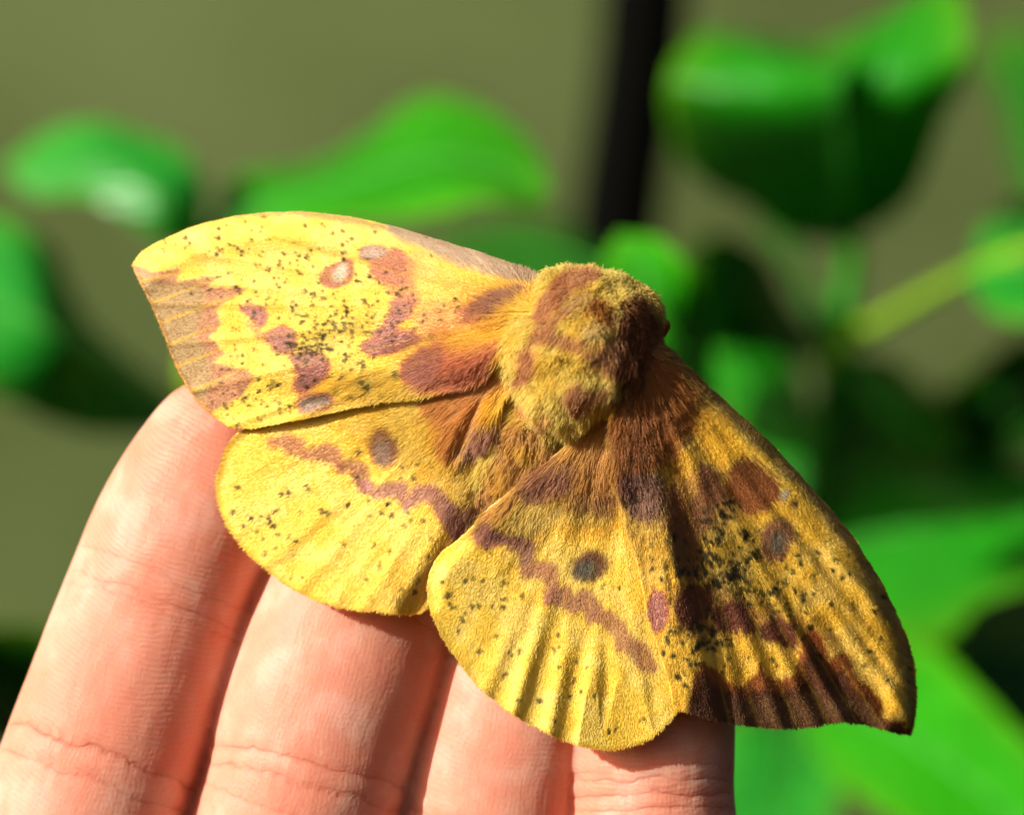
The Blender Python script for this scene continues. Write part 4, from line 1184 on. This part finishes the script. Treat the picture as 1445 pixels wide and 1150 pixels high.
# ---- body: thorax, head and abdomen as one surface
def build_body():
    bm = bmesh.new()

    def blob(s, t, z, rs, rt, rz):
        ret = bmesh.ops.create_icosphere(bm, subdivisions=4, radius=1.0)
        for v in ret['verts']:
            a = v.co
            qx, qy = st2px(s + a.x * rs, t + a.y * rt)
            v.co = Vector(P3(qx, qy, z + a.z * rz))
    blob(0.3, 6.4, -0.2, 5.3, 6.6, 5.1)      # thorax
    blob(-0.4, 4.2, -0.4, 5.7, 4.0, 4.9)     # collar
    blob(0.8, 2.4, -1.4, 4.0, 3.0, 3.8)      # head
    blob(0.3, 10.6, -1.3, 3.9, 4.4, 3.9)
    blob(-3.6, 8.6, -1.0, 2.8, 4.2, 2.8)     # shoulder tuft     # rear of thorax
    blob(-0.2, 17.5, -3.4, 3.6, 6.5, 2.9)     # abdomen
    blob(-0.3, 24.0, -4.6, 2.8, 5.5, 2.2)    # its end, under the hindwings
    me = bpy.data.meshes.new('body'); bm.to_mesh(me); bm.free()
    o = bpy.data.objects.new('body', me); COL.objects.link(o)
    r = o.modifiers.new('r', 'REMESH'); r.mode = 'VOXEL'; r.voxel_size = 0.0003
    s_ = o.modifiers.new('s', 'SMOOTH'); s_.factor = 0.5; s_.iterations = 12
    dg = bpy.context.evaluated_depsgraph_get()
    me2 = bpy.data.meshes.new_from_object(o.evaluated_get(dg)); me2.name = 'body'
    bpy.data.objects.remove(o)
    n = len(me2.vertices)
    co = np.empty(n * 3, np.float32); me2.vertices.foreach_get('co', co); co = co.reshape(-1, 3).astype(float)
    nr = np.empty(n * 3, np.float32); me2.vertex_normals.foreach_get('vector', nr); nr = nr.reshape(-1, 3).astype(float)
    mm = co * 1000
    lump = fbm(mm[:, 0] * 0.55, mm[:, 1] * 0.55, mm[:, 2] * 0.55, seed=61, oct=2) - 0.5
    lump2 = fbm(mm[:, 0] * 1.5, mm[:, 1] * 1.5, mm[:, 2] * 1.5, seed=63, oct=2) - 0.5
    co = (mm + nr * (1.3 * lump + 0.5 * lump2)[:, None]) * 0.001
    me2.vertices.foreach_set('co', co.astype(np.float32).ravel())
    me2.update()
    # colour over the body
    m = Map(560, 340, 1000, 900, 71, np.array([0.98, 0.71, 0.16])); m.setup(900, 380)
    m.blend(0.5 * sstep(-0.1, 0.25, m.w3), YELP); m.blend(0.5 * sstep(0.05, -0.3, m.w3), YELD)
    Z = lambda q: zoomed(q, 640, 350)
    m.poly(Z([(480, 130), (560, 105), (650, 115), (650, 150), (570, 200), (490, 260), (430, 330), (375, 320), (400, 250), (445, 180)]), BRN * 1.25, 5, 10, 0.95)
    m.poly(Z([(350, 410), (400, 350), (470, 290), (560, 230), (600, 215), (560, 270), (480, 330), (500, 375), (590, 395), (605, 435), (560, 440), (470, 425), (400, 430)]), BRN * 1.2, 5, 10, 0.9)
    m.poly(Z([(590, 300), (620, 240), (670, 240), (700, 300), (690, 350), (650, 330), (620, 290)]), np.array([0.42, 0.11, 0.02]), 6, 10, 0.9)
    m.poly(Z([(590, 340), (650, 330), (680, 370), (640, 410), (600, 390)]), np.array([0.8, 0.62, 0.3]), 7, 10, 0.7)
    m.poly(Z([(530, 240), (600, 210), (640, 230), (590, 290), (540, 300)]), np.array([0.8, 0.62, 0.3]), 8, 10, 0.5)
    m.poly(Z([(760, 260), (830, 230), (900, 280), (960, 400), (1000, 500), (960, 700), (860, 760), (770, 620), (720, 540), (740, 400), (720, 330)]), MAR * 1.2, 9, 14, 0.95)  # maroon right flank: shade of the thorax's far side put into the colour
    m.poly(Z([(580, 450), (660, 430), (740, 380), (760, 480), (720, 560), (640, 520)]), BRN * 1.05, 7, 12, 0.9)
    m.poly(Z([(310, 450), (370, 440), (400, 480), (370, 560), (320, 600), (290, 580), (320, 510)]), BRN * 1.3, 5, 10, 0.95)
    m.poly(Z([(510, 650), (560, 590), (640, 620), (700, 600), (690, 650), (620, 680), (570, 740), (520, 710)]), BRN * 1.15, 5, 10, 0.95)
    m.poly(Z([(380, 740), (420, 725), (450, 760), (430, 800), (390, 790)]), RUST * 1.2, 8, 10, 0.6)
    m.poly(Z([(280, 700), (340, 690), (360, 730), (310, 750)]), RUST * 1.1, 6, 10, 0.7)
    m.oval(793, 506, 3.5, 2.5, 0.8, SPK, 0.4, 0.95)
    # abdomen and the sides by the wing bases
    m.poly(Z([(205, 750), (300, 770), (380, 800), (420, 870), (520, 900), (560, 860), (620, 830), (700, 700), (760, 700), (800, 900), (700, 1100), (500, 1300), (200, 1500), (0, 1600), (-50, 1300), (100, 1100), (200, 950)]), RUST, 9, 26, 0.62)
    m.poly(Z([(260, 880), (340, 870), (400, 900), (330, 930)]), YELD, 8, 14, 0.6)
    m.poly(Z([(190, 1000), (260, 980), (250, 1060), (200, 1080)]), YELD, 8, 14, 0.5)
    m.poly(Z([(640, 860), (700, 850), (690, 930), (600, 960), (560, 950)]), YELD, 6, 10, 0.6)
    m.C[:] = np.clip(m.C, 0, 1) ** np.array([0.74, 0.78, 0.85])
    px, py = PX(co)
    add_attrs(me2, m.at(px, py) * np.array([0.8, 0.75, 0.7]))
    me2.polygons.foreach_set('use_smooth', np.ones(len(me2.polygons), bool))
    me2.materials.clear(); me2.materials.append(FURB)
    ob = put(bpy.data.objects.new('body', me2), moth)
    # fur
    nf = len(me2.polygons)
    ctr = np.empty(nf * 3, np.float32); me2.polygons.foreach_get('center', ctr); ctr = ctr.reshape(-1, 3).astype(float)
    fn = np.empty(nf * 3, np.float32); me2.polygons.foreach_get('normal', fn); fn = fn.reshape(-1, 3).astype(float)
    ar = np.empty(nf, np.float32); me2.polygons.foreach_get('area', ar)
    wgt = ar * np.where(fn[:, 1] < 0.25, 1.0, 0.25)
    nh = 95000
    pick = rng.choice(nf, nh, p=wgt / wgt.sum())
    p = ctr[pick] + rng.normal(0, 0.00012, (nh, 3)); nn = fn[pick]
    mm = p * 1000
    px, py = PX(p)
    s, t = st(px, py)
    back = np.array([AX[0], -0.25, -AX[1]]); side = np.array([NX[0], 0.15, -NX[1]])
    d = nn * 0.75 + back[None] * (np.clip((t - 2.0) / 5, -0.9, 1.1))[:, None] * 0.75 + side[None] * (np.clip(s / 7, -1, 1))[:, None] * 0.35
    clump = np.stack([fbm(mm[:, 0] * 0.9, mm[:, 1] * 0.9, mm[:, 2] * 0.9, seed=80 + q, oct=2) - 0.5 for q in range(3)], 1)
    d = d + clump * 1.6 + rng.normal(0, 0.13, (nh, 3))
    d /= np.linalg.norm(d, axis=1)[:, None]
    ln = (0.62 + 0.55 * (fbm(mm[:, 0] * 0.6, mm[:, 1] * 0.6, mm[:, 2] * 0.6, seed=90) - 0.3)) * rng.uniform(0.6, 1.2, nh)
    ln = ln + 0.35 * sstep(12, 17, t)
    bend = back[None] * 0.25 + clump[:, ::-1] * 0.8 + np.array([0, 0.15, -0.15])
    a = p - nn * 0.0001
    b = p + d * (ln * 0.0005)[:, None]
    c = p + (d + bend * 0.6) * (ln * 0.00085)[:, None]
    e = p + (d + bend * 1.2) * (ln * 0.00105)[:, None]
    pts = np.stack([a, b, c, e], 1)
    rad = rng.uniform(0.016, 0.030, nh) * 0.001
    rr = np.stack([rad, rad, rad * 0.7, rad * 0.2], 1)
    hc = m.at(px, py) * rng.uniform(0.78, 1.15, nh)[:, None]
    hair_obj('fur', pts, rr, np.clip(hc, 0, 0.95), FURB, ob)['kind'] = 'stuff'
    return ob


build_body()
ANT = simple_material('antenna_rust', (0.45, 0.13, 0.02), 0.6, 900)
tube('antenna', P3([905, 930, 941, 936], [446, 452, 459, 474], [-1.5, -2.0, -3.0, -4.5]), [0.0005, 0.0004, 0.00035, 0.0002], ANT, moth, sides=8, n=16)
tube('antenna', P3([822, 800, 785, 775], [388, 384, 390, 402], [-4.5, -5.5, -6.5, -7.5]), [0.0005, 0.0004, 0.00035, 0.0002], ANT, moth, sides=8, n=16)
LEG = simple_material('leg_brown', (0.22, 0.08, 0.03), 0.7, 900)
for x0, y0, x1, y1 in ((770, 520, 668, 640), (800, 580, 640, 690), (860, 500, 905, 830), (850, 560, 790, 760)):
    tube('leg', P3([x0, (x0 + x1) / 2, x1], [y0, (y0 + y1) / 2, y1], [-4.5, -6.2, -6.6]), [0.0011, 0.0008, 0.0004], LEG, moth, sides=8, n=14)
